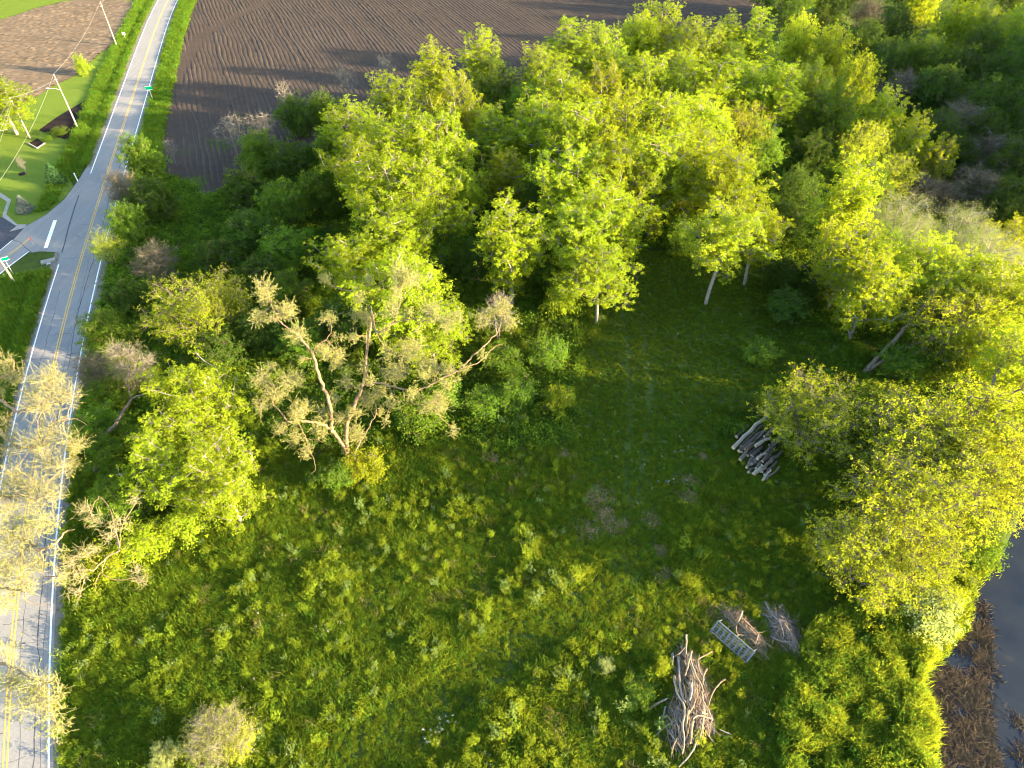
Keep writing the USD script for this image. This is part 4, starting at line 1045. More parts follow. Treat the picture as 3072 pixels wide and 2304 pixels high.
def pole(px, h, label, mat='pole', arm=False, lean=(0, 0), lamp=False):
    b = at(*px); b[2] = ground_z(b[0], b[1])
    t = thing('utility_pole', b, label=label, cat='utility pole')
    top = np.array([lean[0], lean[1], h])
    part(t, 'post', tube(np.linspace([0, 0, -0.2], top, 5), .15, .10, 12), MAT[mat], smooth=50)
    d = np.array([math.sin(math.radians(-17)), math.cos(math.radians(-17)), 0]); n = np.array([d[1], -d[0], 0])
    part(t, 'insulator', tube([top, top + [0, 0, .12], top + [0, 0, .16], top + [0, 0, .3]], np.array([.05, .05, .09, .06]), 0, 8), MAT['ceramic'])
    for s in (-1, 1):
        q = top * 0.93 + n * s * 0.28
        part(t, 'insulator', tube([q - n * s * .2, q], .05, .07, 8), MAT['ceramic'])
    if arm:
        q = top * 0.73
        part(t, 'lamp_arm', tube([q, q - n * 1.0 + [0, 0, .45], q - n * 2.1 + [0, 0, .6]], .05, .04, 6), MAT['steel'])
        hd = trimesh.creation.icosphere(2, 1.0)
        part(t, 'lamp_head', (np.array(hd.vertices) * [.42, .2, .14] + q - n * 2.4 + [0, 0, .58], np.array(hd.faces)), MAT['steel'], smooth=True)
    part(t, 'ground_cable', tube([(.2, 0, 0), top * .6 + [.17, 0, 0]], .03, .03, 5), MAT['steel'])
    return b + top


tA = pole((350, 138), 11.5, 'pale utility pole at the edge of the stubble field farthest up the road')
tB = pole((232, 382), 11.5, 'pale utility pole standing by the black mulch bed', arm=True)
tC = pole((90, 415), 8.8, 'short pole behind the stone edged flower bed under the yellow-green tree', mat='poledark')
tD = pole((46, 852), 11.5, 'dark pole by the side road at the left edge below the junction', mat='poledark', lean=(-0.9, 0.6))


def wire(a, b, sag, label):
    t = np.linspace(0, 1, 25)[:, None]
    p = a + (b - a) * t
    p[:, 2] -= (4 * t * (1 - t))[:, 0] * sag
    m = part(None, 'overhead_wire', tube(p, 0.014, 0.014, 4), MAT['wire'], label=label, cat='wire')


wire(tA + [0, 0, .3], tB + [0, 0, .3], 1.2, 'overhead wire between the two pale poles beside the lawn')
wire(tB + [0, 0, .3], tD + [0, 0, .3], 1.6, 'overhead wire crossing the lawn from the mulch bed pole to the side road')
wire(tB * [1, 1, .93] + [0, 0, 0], tC + [0, 0, .1], 0.4, 'short wire from the pole at the black mulch bed to the short pole')
for k, (q, lab) in enumerate((((-240, 700), 'upper of three bright wires running down the left edge from the short pole'), ((-190, 830), 'middle of three bright wires running down the left edge from the short pole'), ((-160, 850), 'lowest of three bright wires running down the left edge from the short pole'))):
    wire(tC + [0, 0, -.1 - .45 * k], at(*q, 6.0), 0.5, lab)
wire(tA + [0.3, 0, .0], tA + [-30, 105, 0.5], 1.0, 'overhead wire leading from the farthest pole up the road')


def sign(name, px, h, w, hh, mat, label, face, cat='sign', shape=None):
    b = at(*px); b[2] = ground_z(b[0], b[1])
    t = thing(name, b, face, label=label, cat=cat)
    part(t, 'post', vf([box((.06, .04, h), (0, 0, h / 2)), box((.02, .06, h), (0, .035, h / 2))]), MAT['steel'])
    if shape == 8:
        m = trimesh.creation.cylinder(hh, .02, sections=8)
        v = np.array(m.vertices); v = np.stack([v[:, 0], v[:, 2] - .03, v[:, 1] + h - .3], 1)
        part(t, 'plate', (v, m.faces), MAT[mat])
    else:
        part(t, 'plate', box((w, .02, hh), (0, -.034, h - hh / 2)), MAT[mat])
        for zz in (h - .02, h - hh + .02):
            part(t, 'rim', box((w + .04, .012, .04), (0, -.05, zz)), MAT['paintwhite'])
    return t


sign('street_sign', (459, 300), 3.4, 1.5, .95, 'signgreen', 'green sign on a post at the right side of the road by the plowed field', 0.15)
sign('street_sign', (40, 822), 3.2, 1.2, .6, 'signgreen', 'green sign at the left edge over the side road', 0.5)
sign('road_sign', (377, 118), 2.4, .8, .7, 'paintwhite', 'small white sign near the farthest pole by the roadside ditch', 0.1)
sign('stop_sign', (111, 752), 2.6, .7, .42, 'signred', 'stop sign seen from behind beside the stop bar', 2.2, shape=8)
b = at(234, 545)
t = thing('marker_post', b, 0, label='white post at the corner of lawn and road', cat='post')
part(t, 'post', tube([(0, 0, 0), (0, 0, .9), (0, 0, 1.75)], .11, .10, 10), MAT['paintwhite'], smooth=50)
part(t, 'cap', tube([(0, 0, 1.75), (0, 0, 1.86)], .13, .08, 10), MAT['paintwhite'], smooth=50)

# garden beds and culvert
MAT['mulch'] = noise_mat('black_mulch', [(0.3, (0.009, 0.007, 0.0065)), (0.7, (0.024, 0.019, 0.018))], scale=3, detail=6, bump=0.08, bscale=10)
MAT['stone'] = noise_mat('edging_stone', [(0.3, (0.07, 0.066, 0.06)), (0.7, (0.13, 0.124, 0.115))], scale=3, detail=5)
part(None, 'mulch_bed', sheet(Polygon(ats([(116, 391), (170, 352), (273, 291), (262, 330), (232, 385), (222, 410), (200, 420), (160, 408)])[:, :2]), 0.03), MAT['mulch'], kind='structure', label='pointed black mulch bed on the lawn')
bed = thing('flower_bed', at(108, 432), label='small sunken flower bed edged with pale stones on the lawn', cat='flower bed')
c0 = at(108, 432)
bp = [at(*q) - c0 for q in ((84, 431), (112, 446), (135, 431), (112, 416))]
part(bed, 'soil', sheet(Polygon(np.array(bp)[:, :2]), 0.035), MAT['mulch'])
rr = np.random.default_rng(9)
for a, b_ in ((bp[0], bp[1]), (bp[1], bp[2])):
    for s in np.arange(0.06, 1.0, 0.13):
        q = a + (b_ - a) * s
        m = trimesh.creation.icosphere(1, 1.0)
        v = np.array(m.vertices) * np.array([.26, .2, .17]) * rr.uniform(.85, 1.2, 3)
        an = math.atan2(*(b_ - a)[1::-1])
        v = np.stack([v[:, 0] * math.cos(an) - v[:, 1] * math.sin(an), v[:, 0] * math.sin(an) + v[:, 1] * math.cos(an), v[:, 2]], 1)
        part(bed, 'stone', (v + q + [0, 0, .12], m.faces), MAT['stone'])
mr = thing('mulch_ring', at(68, 522), label='dark mulch ring under the leafless sapling', cat='mulch ring')
part(mr, 'mulch', trimesh.creation.cylinder(.75, .1, sections=20).apply_translation((0, 0, .05)), MAT['mulch'])
cv = thing('culvert', at(146, 785), 0.5, label='concrete culvert headwall in the ditch at the junction', cat='culvert')
part(cv, 'slab', box((2.2, 1.0, .5), (0, 0, .05)), MAT['concrete'])
part(cv, 'pipe', (lambda m: (np.array(m.vertices)[:, [0, 2, 1]] + [0, -.4, -.25], np.array(m.faces)[:, ::-1]))(trimesh.creation.annulus(.34, .42, 1.4)), MAT['steel'])

# ---------------------------------------------------------------- log pile, brush piles, lattice
MAT['logcut'] = noise_mat('log_end_wood', [(0.3, (0.16, 0.12, 0.08)), (0.7, (0.26, 0.2, 0.13))], scale=8, detail=4)
for nm, a, b_ in (('loga', (0.028, 0.025, 0.022), (0.075, 0.066, 0.057)), ('logb', (0.05, 0.042, 0.033), (0.115, 0.098, 0.078)), ('logpale', (0.12, 0.104, 0.084), (0.21, 0.187, 0.155))):
    MAT[nm] = noise_mat('bark_' + nm.replace('log', 'log_'), [(0.3, a), (0.7, b_)], scale=4, detail=5, bump=0.03, bscale=12)
O5 = lambda x, y, z=0.0: at(2112 + x / 5.76, 1200 + y / 5.76, z)
LOGS = [  # ends in a 5.76 times enlarged view, height, radius, colour, label
    ((485, 830), (1105, 260), 1.35, .26, 'logpale', 'long pale log on top of the log pile'),
    ((560, 640), (760, 460), .45, .25, 'loga', 'short dark log at the upper left side of the log pile'),
    ((600, 880), (980, 560), 1.15, .22, 'loga', None), ((640, 800), (1000, 440), .9, .22, 'loga', None), ((700, 850), (1090, 500), 1.0, .2, 'logb', None), ((690, 760), (960, 470), .6, .2, 'loga', None),
    ((620, 1040), (850, 740), .85, .22, 'logb', 'log ending lowest on the left front of the log pile'), ((720, 900), (1100, 560), .6, .2, 'loga', None), ((760, 960), (1130, 600), .4, .22, 'loga', None),
    ((735, 1165), (860, 930), .5, .17, 'logb', 'thin log pointing down from the front of the log pile'), ((880, 800), (1130, 660), 1.15, .23, 'logpale', 'log with a sunlit end in the middle of the log pile'), ((830, 980), (1010, 800), .45, .24, 'loga', None),
    ((920, 1030), (1080, 890), .8, .21, 'logpale', 'short pale log under the leaves at the right of the log pile'), ((860, 1290), (1010, 1130), .5, .27, 'logpale', 'thick pale log stub at the lower end of the log pile'),
    ((750, 1260), (850, 1160), .3, .22, 'loga', None), ((1010, 1400), (1160, 1190), .45, .16, 'logpale', 'thin orange lit log at the bottom end of the log pile'), ((1060, 1380), (1300, 1160), .3, .15, 'logb', None),
    ((1000, 1060), (1200, 860), .7, .2, 'loga', None), ((900, 1180), (1080, 1000), .5, .22, 'loga', None), ((980, 1230), (1180, 1030), .55, .2, 'logb', None), ((1050, 1290), (1270, 1060), .35, .2, 'loga', None), ((840, 1100), (1000, 930), .4, .22, 'loga', None),
    ((1060, 930), (1270, 720), .8, .22, 'loga', None), ((1100, 1090), (1330, 900), .5, .2, 'loga', None), ((950, 1120), (1130, 950), .3, .24, 'logb', None), ((1130, 800), (1330, 640), .6, .2, 'loga', None), ((800, 1120), (930, 960), .3, .2, 'loga', None),
    ((700, 930), (900, 680), .25, .26, 'loga', None), ((640, 900), (860, 640), .25, .26, 'loga', None), ((1040, 640), (1200, 500), 1.1, .2, 'logb', 'log with its end showing at the right side of the log pile'), ((960, 720), (1190, 560), .8, .2, 'loga', None),
]
rl = np.random.default_rng(21)
LOGS = [(a, b_, z * .9, r * (1.05 if m != 'logpale' else .95), m, l) for a, b_, z, r, m, l in LOGS]
for a, b_, z, r, mt, lab in LOGS:
    A, B = O5(*a, z), O5(*b_, z + rl.uniform(-.1, .15))
    gz0 = ground_z(*((A + B) / 2)[:2])
    A[2] += gz0; B[2] += gz0
    mid = (A + B) / 2
    n = 7
    pts = A + (B - A) * np.linspace(0, 1, n)[:, None] + rl.normal(0, .055, (n, 3)) - mid
    t = thing('log', mid, label=lab or 'dark weathered log in the log pile between the clearing and the olive tree', cat='log', group=None if lab else 'dark logs in the log pile')
    part(t, 'bark', tube(pts, r * rl.uniform(.86, 1.1, n) * np.linspace(1.08, rl.uniform(.72, .95), n), 0, 9, cap=False), MAT[mt], smooth=50)
    for e, q in ((0, 1), (n - 1, n - 2)):
        d = pts[e] - pts[q]; d /= np.linalg.norm(d)
        part(t, 'cut_end', tube([pts[e] - d * .02, pts[e] + d * .012], r * (1.0 if e == 0 else .74), r * (.97 if e == 0 else .7), 9), MAT['logcut'])

for nm, a, b_ in (('stick', (0.08, 0.056, 0.036), (0.17, 0.125, 0.08)), ('stickpale', (0.10, 0.08, 0.058), (0.185, 0.152, 0.112)), ('stickgrey', (0.07, 0.06, 0.056), (0.14, 0.122, 0.112))):
    MAT[nm] = noise_mat('dead_wood_' + {'stick': 'brown', 'stickpale': 'pale', 'stickgrey': 'grey'}[nm], [(0.3, a), (0.7, b_)], scale=5, detail=5)


CLEAR = []     # patches where no grass grows because something lies there


def brush_pile(label, outline, hmax, big, n_mid, n_fine, axis, seed, mats, spread=0.5):
    """A heap of branches: named big branches by their ends, others laid over a mound inside the outline."""
    rng = np.random.default_rng(seed)
    poly = Polygon(ats(outline)[:, :2])
    c = np.array([*poly.centroid.coords[0], 0.0]); c[2] = ground_z(c[0], c[1])
    t = thing('brush_pile', c, label=label, cat='brush pile')
    ext = math.sqrt(poly.area / math.pi)
    CLEAR.append(poly.buffer(-.1))

    def hgt(p):
        inside = contains_xy(poly, p[:, 0], p[:, 1])
        d = np.array([poly.exterior.distance(Point(*q)) for q in p])
        return np.where(inside, hmax * np.minimum(1, d / (ext * .75)) ** .7, 0.05)

    for pts, r, mt in big:
        q = np.array([at(x, y, z) for x, y, z in pts])
        from scipy.interpolate import PchipInterpolator
        tt = np.linspace(0, len(q) - 1, (len(q) - 1) * 4 + 1)
        q = PchipInterpolator(np.arange(len(q)), q)(tt) - [c[0], c[1], 0]
        part(t, 'branch', tube(q + rng.normal(0, .015, q.shape), r, r * .55, 7), MAT[mt], smooth=50)
    b = poly.bounds

    wide = poly.buffer(.45)

    def stick(L, r, jit):
        while True:
            p = np.array([rng.uniform(b[0] - .5, b[2] + .5), rng.uniform(b[1] - .5, b[3] + .5)])
            if contains_xy(wide if r < .03 else poly, *p):
                break
        an = axis + rng.normal(0, jit)
        d = np.array([math.cos(an), math.sin(an)])
        n = 5
        s = np.linspace(-.5, .5, n)[:, None] * L
        cur = rng.normal(0, .10) * L
        q = p + d * s + np.array([-d[1], d[0]]) * ((s / L) ** 2 * 4 * cur)
        z = hgt(q) * rng.uniform(.55, 1.08) + rng.uniform(0, .22) + np.abs(s[:, 0]) * rng.uniform(-.1, .15)
        z = np.convolve(np.pad(z, 1, 'edge'), [.25, .5, .25], 'valid')
        return np.column_stack([q, np.maximum(z, .05)]) - [c[0], c[1], 0] + rng.normal(0, .02, (n, 3)) , r

    for k in range(n_mid):
        q, r = stick(rng.uniform(1.5, 3.6), rng.uniform(.035, .07), spread)
        part(t, 'branch', tube(q, r, r * .5, 5), MAT[mats[k % len(mats)]], smooth=50)
    fine = [tube(*(lambda s: (s[0], s[1], s[1] * .5, 3))(stick(rng.uniform(.8, 2.4), rng.uniform(.014, .03), spread * 2.1)), cap=False) for _ in range(n_fine)]
    h = n_fine // 2
    part(t, 'twigs', vf(fine[:h]), MAT[mats[0]], kind='stuff')
    part(t, 'twigs', vf(fine[h:]), MAT[mats[-1]], kind='stuff')
    return t


B7 = lambda pts: [(1920 + x * 384 / 1502, 1880 + y * 384 / 1502, *z) for x, y, *z in pts]
big = [
    (B7([(543, 95, 1.1), (540, 210, 1.3), (545, 330, 1.5)]), .10, 'stickpale'), (B7([(410, 350, .7), (470, 310, .9), (540, 230, 1.2)]), .07, 'stick'),
    (B7([(600, 290, 1.3), (575, 400, 1.55), (525, 585, 1.6)]), .13, 'stick'), (B7([(575, 340, 1.3), (650, 560, 1.7), (730, 720, 1.8), (735, 850, 1.7), (800, 980, 1.5), (850, 1110, 1.1)]), .08, 'stickpale'),
    (B7([(780, 500, 1.2), (742, 600, 1.5), (735, 690, 1.7)]), .10, 'stick'), (B7([(400, 580, 1.2), (430, 760, 1.6), (510, 910, 1.9), (525, 1000, 2.0), (500, 1170, 1.8), (520, 1330, 1.4), (490, 1490, .8)]), .11, 'stickpale'),
    (B7([(448, 360, 1.3), (480, 760, 1.7), (535, 880, 2.0)]), .11, 'stickgrey'), (B7([(600, 660, 1.9), (595, 780, 2.0), (580, 870, 2.0)]), .17, 'stickgrey'), (B7([(570, 980, 2.0), (550, 1080, 1.9), (545, 1230, 1.5)]), .13, 'stick'),
    (B7([(620, 1100, 1.8), (600, 1230, 1.6), (590, 1370, 1.0)]), .16, 'stick'), (B7([(620, 1085, 1.9), (680, 1045, 2.0), (760, 1060, 1.8), (850, 1090, 1.3)]), .07, 'stickpale'), (B7([(720, 1008, 1.9), (790, 1022, 1.8)]), .09, 'stickpale'),
    (B7([(740, 920, 1.7), (742, 1070, 1.6), (715, 1240, 1.3), (670, 1400, .7)]), .08, 'stickpale'), (B7([(740, 1150, 1.4), (750, 1420, .5)]), .06, 'stick'), (B7([(665, 1330, 1.0), (600, 1480, .8), (450, 1650, .5)]), .10, 'stickpale'),
    (B7([(105, 965, .4), (190, 915, .6), (250, 880, .8)]), .15, 'stick'), (B7([(250, 880, .8), (330, 840, 1.0)]), .09, 'stickgrey'), (B7([(1000, 620, .6), (880, 730, .8), (800, 940, 1.3)]), .09, 'stick'),
    (B7([(850, 290, .9), (760, 340, 1.0), (680, 390, 1.2)]), .08, 'stick'), (B7([(190, 1280, .3), (290, 1180, .8), (430, 1100, 1.3)]), .06, 'stickpale'), (B7([(480, 1270, 1.0), (390, 1400, .7), (365, 1540, .4)]), .08, 'stick'),
    (B7([(300, 940, .8), (260, 1080, .6), (230, 1130, .4)]), .08, 'stickgrey'), (B7([(1070, 1270, .4), (930, 1210, .8)]), .05, 'stickgrey'), (B7([(380, 320, .6), (380, 460, .9)]), .13, 'stickgrey'),
]
brush_pile('big brush pile of long pale branches and sticks at the bottom right of the meadow', B7([(500, 250), (640, 380), (760, 560), (800, 900), (880, 1150), (860, 1300), (700, 1420), (480, 1480), (330, 1440), (230, 1200), (300, 950), (380, 700), (400, 420)]), 1.7, big, 120, 620, math.radians(96), 61, ['stick', 'stickpale', 'stickgrey'], .35)
S6 = lambda pts: [(2100 + x / 5.76, 1780 + y / 5.76, *z) for x, y, *z in pts]
brush_pile('low brown brush pile behind the grey lattice panel', S6([(300, 330), (430, 280), (560, 330), (720, 330), (840, 520), (960, 640), (1060, 760), (1120, 930), (1060, 1080), (960, 1020), (760, 820), (560, 640), (380, 480)]), 1.1,
           [(S6([(735, 300, .9), (690, 420, 1.1), (660, 490, 1.1)]), .10, 'stickpale'), (S6([(630, 560, .9), (640, 700, 1.0), (760, 720, .9)]), .06, 'stick'), (S6([(870, 560, .9), (960, 680, .8), (1150, 640, .5)]), .05, 'stick'), (S6([(1020, 700, .9), (950, 880, .8)]), .07, 'stickpale')], 44, 380, math.radians(-60), 62, ['stick', 'stickpale', 'stick'], .7)
brush_pile('grey brush pile right of the brown one near the bank', S6([(1150, 340), (1260, 300), (1460, 420), (1600, 560), (1640, 700), (1690, 850), (1760, 1000), (1680, 1120), (1560, 1020), (1440, 880), (1250, 760), (1190, 560)]), 1.2,
           [(S6([(1290, 400, .9), (1410, 560, 1.1), (1450, 740, 1.0)]), .06, 'stickgrey'), (S6([(1230, 740, .5), (1330, 790, .8), (1480, 830, .9), (1620, 830, .6)]), .06, 'stickgrey'), (S6([(1370, 250, .9), (1430, 170, 1.1)]), .04, 'stickgrey'), (S6([(1280, 510, .9), (1420, 500, .8), (1260, 520, .6)]), .05, 'stickgrey')], 48, 360, math.radians(-55), 63, ['stickgrey', 'stickgrey', 'stick'], .6)

# lattice panel: long slats crossed by wider bars, propped up on its far side against the brush
MAT['greypaint'] = noise_mat('grey_weathered_metal', [(0.3, (0.048, 0.052, 0.056)), (0.7, (0.078, 0.083, 0.088))], scale=3, detail=5, rough=0.6)
e0, e1 = at(2100 + 310 / 5.76, 1780 + 460 / 5.76, 1.25), at(2100 + 955 / 5.76, 1780 + 1015 / 5.76, 1.25)
f0 = at(2100 + 205 / 5.76, 1780 + 610 / 5.76, .45)
ux = e1 - e0; Lx = np.linalg.norm(ux); ux /= Lx
uy = f0 - e0; uy -= ux * (uy @ ux); Ly = np.linalg.norm(uy) * 1.3; uy /= np.linalg.norm(uy)
uz = np.cross(ux, uy); uz *= np.sign(uz[2])


def bar(x0, x1, y0, y1, z0, z1):
    c = [e0 + ux * x + uy * y + uz * z for z in (z0, z1) for x, y in ((x0, y0), (x1, y0), (x1, y1), (x0, y1))]
    m = trimesh.convex.convex_hull(np.array(c) - lat0)
    return np.array(m.vertices), np.array(m.faces)


lat0 = np.array([*(e0 + ux * Lx / 2 + uy * Ly / 2)[:2], 0.0])
CLEAR.append(Polygon([(e0 + ux * a + uy * b)[:2] for a, b in ((-.1, -.2), (Lx + .1, -.2), (Lx + .1, Ly + .25), (-.1, Ly + .25))]))
CLEAR.append(Polygon([O5(*q)[:2] for q in ((520, 860), (600, 620), (1080, 300), (1330, 660), (1300, 920), (1200, 1200), (1040, 1380), (860, 1280), (740, 1200), (620, 1040))]))
lat = thing('lattice_panel', lat0, label='long grey slatted panel lying against the low brown brush pile', cat='panel')
for y in (0.0, Ly - .11):
    part(lat, 'side_rail', bar(0, Lx, y, y + .11, -.06, .07), MAT['greypaint'])
gap = (Ly - .22 - 4 * .05) / 5
for k in range(4):
    y = .11 + gap + k * (gap + .05)
    part(lat, 'slat', bar(.02, Lx - .02, y, y + .05, -.05, .035), MAT['greypaint'])
for x in np.linspace(0, Lx - .17, 9):
    part(lat, 'cross_bar', bar(x, x + .17, .113, Ly - .113, .038, .065), MAT['greypaint'])
for x in (.1, Lx * .5, Lx - .2):
    for y, z in ((.05, -1.35), (Ly - .06, -.75)):
        part(lat, 'leg', bar(x, x + .07, y - .03, y + .04, z, -.062), MAT['greypaint'])

# ---------------------------------------------------------------- ground cover
def blades(n, rng, h, spread, width, lean=0.5, tuft=1.0):
    """Grass blades from the ground: bent strips of two triangles."""
    a = rng.uniform(0, 6.283, n)
    p = np.column_stack([rng.normal(0, spread, (n, 2)), np.zeros(n)])
    d = np.column_stack([np.cos(a), np.sin(a), np.zeros(n)])
    hh = h * rng.uniform(.5, 1.15, n)[:, None]
    ln = lean * rng.uniform(.2, 1.3, n)[:, None] * hh
    s = np.column_stack([-d[:, 1], d[:, 0], np.zeros(n)]) * (width * rng.uniform(.6, 1.3, n))[:, None] / 2
    m = p + d * ln * .4 + [0, 0, 1] * hh * .6
    t = p + d * ln + [0, 0, 1] * hh
    v = np.stack([p - s * .6, p + s * .6, m + s, m - s, t], 1).reshape(-1, 3)
    f = np.array([[0, 1, 2], [0, 2, 3], [3, 2, 4]])
    return v, (f[None] + (np.arange(n) * 5)[:, None, None]).reshape(-1, 3)


def plume(n, rng, h, r, leaf):
    """A tall weed clump: leaning stems set with narrow leaves."""
    a = rng.uniform(0, 6.283, n)
    rad = r * np.sqrt(rng.random(n))
    foot = np.column_stack([np.cos(a) * rad * .5, np.sin(a) * rad * .5, np.zeros(n)])
    top = np.column_stack([np.cos(a) * rad * 1.5, np.sin(a) * rad * 1.5, h * rng.uniform(.7, 1.1, n)])
    pos = []
    for s in (.25, .4, .52, .63, .73, .82, .9, .97, 1.02):
        pos.append(foot + (top - foot) * s + rng.normal(0, .05, (n, 3)))
    pos = np.vstack(pos)
    return leaves(pos, leaf, rng, up=0.3, aspect=0.34)


def in_poly(poly, x, y):
    return contains_xy(poly, x, y)


def scatter(name, label, protos, xy, scale, seed, zoff=0.0, kind='stuff', tilt=0.1):
    rng = np.random.default_rng(seed)
    n = len(xy)
    pi = UsdGeom.PointInstancer.Define(stage, '/World/' + name)
    tag(pi, label, None, None, kind)
    rel = pi.CreatePrototypesRel()
    for k, (m, mat) in enumerate(protos):
        x = UsdGeom.Xform.Define(stage, f'/World/{name}/tuft_{k:03d}')
        usdkit.mesh(stage, f'/World/{name}/tuft_{k:03d}/blades', m, MAT[mat])
        rel.AddTarget(x.GetPath())
    z = land(xy[:, 0], xy[:, 1]) + zoff
    pi.CreatePositionsAttr(Vt.Vec3fArray.FromNumpy(np.column_stack([xy, z]).astype(np.float32)))
    a = rng.uniform(0, 6.283, n)
    tx, ty = rng.normal(0, tilt, n), rng.normal(0, tilt, n)
    q = np.stack([np.cos(a / 2), tx, ty, np.sin(a / 2)], 1); q /= np.linalg.norm(q, axis=1, keepdims=True)
    pi.CreateOrientationsAttr(Vt.QuathArray([Gf.Quath(*map(float, r)) for r in q]))
    s = np.broadcast_to(scale, n) * rng.uniform(.75, 1.3, n)
    pi.CreateScalesAttr(Vt.Vec3fArray.FromNumpy(np.stack([s, s, s * rng.uniform(.8, 1.25, n)], 1).astype(np.float32)))
    pi.CreateProtoIndicesAttr(Vt.IntArray.FromNumpy(rng.integers(0, len(protos), n).astype(np.int32)))


def poisson(n, x0, x1, y0, y1, rng):
    return np.column_stack([rng.uniform(x0, x1, n), rng.uniform(y0, y1, n)])


def seen(xy, margin=1.5):
    """Points within the picture (and a little round it)."""
    d = xy[:, 1] * cp + CAM_H * sp
    u, v = xy[:, 0] / d * FPX, FPX * (CAM_H * cp - xy[:, 1] * sp) / d
    return (np.abs(u) < 1536 * 1.06) & (np.abs(v) < 1152 * 1.06)


rg = np.random.default_rng(99)
path_line = LineString(ats([(1050, 2260), (1240, 2150), (1400, 2040), (1560, 1930), (1720, 1830), (1860, 1740), (1950, 1640)])[:, :2])
ruts = [LineString(ats(q)[:, :2]) for q in ([(1862, 900), (1880, 1000), (1890, 1120), (1892, 1250), (1878, 1380), (1885, 1500)], [(1925, 940), (1938, 1040), (1948, 1140), (1948, 1250), (1928, 1390), (1915, 1500)])]
clearing = Polygon(ats([(1780, 780), (2050, 740), (2330, 800), (2420, 930), (2380, 1080), (2280, 1200), (2150, 1300), (2060, 1420), (1960, 1560), (1800, 1620), (1720, 1540), (1740, 1380), (1730, 1200), (1760, 1000)])[:, :2])
dirt = [(at(2085, 1440), 1.6), (at(2070, 1490), 1.3), (at(1795, 1490), 1.7), (at(1760, 1590), 1.6), (at(1850, 1580), 1.5), (at(1810, 1540), 1.4), (at(1690, 1360), 1.0), (at(1560, 1340), .9), (at(1480, 1380), .8), (at(2000, 1720), .9), (at(1960, 1560), 1.1), (at(2110, 1370), .6), (at(1985, 1650), .9)]


def dist_line(line, xy):
    from shapely import points, distance
    return distance(line, points(xy))


xy = poisson(150000, -62, 52, 14, 100, rg)
d = xy[:, 0] - road_right(xy[:, 1])
keep = (d > 1.1) & seen(xy) & ~contains_xy(POND_IN, xy[:, 0], xy[:, 1])
for c in CLEAR:
    keep &= ~contains_xy(c, xy[:, 0], xy[:, 1])
xy = xy[keep]
dp, dr = dist_line(path_line, xy), np.minimum(dist_line(ruts[0], xy), dist_line(ruts[1], xy))
dd = np.min([np.hypot(xy[:, 0] - c[0], xy[:, 1] - c[1]) / r for c, r in dirt], axis=0)
clr = contains_xy(clearing, xy[:, 0] + 7 * (meshkit.fbm(np.column_stack([xy * 0.25, 0 * xy[:, 0]]), 3, 61) - .5), xy[:, 1] + 7 * (meshkit.fbm(np.column_stack([xy * 0.25, 0 * xy[:, 0]]), 3, 62) - .5))
patch = meshkit.fbm(np.column_stack([xy * 0.22, 0 * xy[:, 0]]), 3, 3)
patch2 = meshkit.fbm(np.column_stack([xy * 0.55, 0 * xy[:, 0]]), 2, 8)
short = clr | (dp < 2.3) | (dr < .9)
bare_ = (dd < 1.0) & (rg.random(len(xy)) < .8) | (dr < .32) & (rg.random(len(xy)) < .75)
far = xy[:, 1] > 62
size = np.where(short, .58, .75 + .6 * np.clip((patch - .42) * 3, 0, 1))
MAT['verge'] = leaf_mat('verge_blade', (0.05, 0.10, 0.010), (0.085, 0.15, 0.014), (0.12, 0.19, 0.02), (0.12, 0.19, 0.014), 0.42)
grass_protos = [(blades(50, np.random.default_rng(500 + k), .42, .2, .042, .75), m) for k, m in enumerate(['grass', 'grass', 'grass', 'weed', 'verge'])] + [(vf([blades(26, np.random.default_rng(510 + k), .34, .17, .05, .8), leaves(np.random.default_rng(k).normal(0, 1, (30, 3)) * [.2, .2, .06] + [0, 0, .2], .13, np.random.default_rng(k))]), 'mid') for k in range(2)]
g = ~bare_ & (rg.random(len(xy)) < np.where(far, .75, 1.0))
scatter('grass', 'rough green meadow grass covering the open ground', grass_protos, xy[g], size[g], 1)
# light weed clumps standing above the grass
wv = (patch2 > .47) & ~short & (rg.random(len(xy)) < .06 + .24 * np.clip((patch - .48) * 4, 0, 1)) & (dd > 1.2)
sw = xy[wv]
print('grass', g.sum(), 'weeds', wv.sum())
weed_protos = [(plume(16, np.random.default_rng(520 + k), .8, .24, .13), m) for k, m in enumerate(['weed', 'weed', 'weedgrey', 'weed'])] + [(vf([plume(12, np.random.default_rng(530), .95, .28, .14), blades(20, np.random.default_rng(531), .8, .2, .04, .6)]), 'weed')]
scatter('weeds', 'pale yellow-green weed clumps standing above the meadow grass', weed_protos, sw, .9 * (.75 + .45 * np.clip((patch[wv] - .48) * 3, 0, 1)) * rg.choice([.55, .8, 1, 1.2, 1.6], wv.sum()), 2)
# low leafy cover under the trees and in the far thicket
xy2 = poisson(26000, -75, 110, 55, 190, rg)
d2 = xy2[:, 0] - road_right(xy2[:, 1])
fd = contains_xy(field, xy2[:, 0], xy2[:, 1])
xy2 = xy2[(d2 > 1.3) & seen(xy2) & ~fd & ~contains_xy(clearing, xy2[:, 0], xy2[:, 1])]
scatter('undergrowth', 'low leafy undergrowth on the floor of the wood', [(vf([leaves(np.random.default_rng(540 + k).normal(0, 1, (70, 3)) * [.45, .45, .16] + [0, 0, .38], .26, np.random.default_rng(k)), blades(14, np.random.default_rng(545 + k), .6, .35, .06, .6)]), m) for k, m in enumerate(['mid', 'deep', 'mid'])], xy2, 1.1, 3)
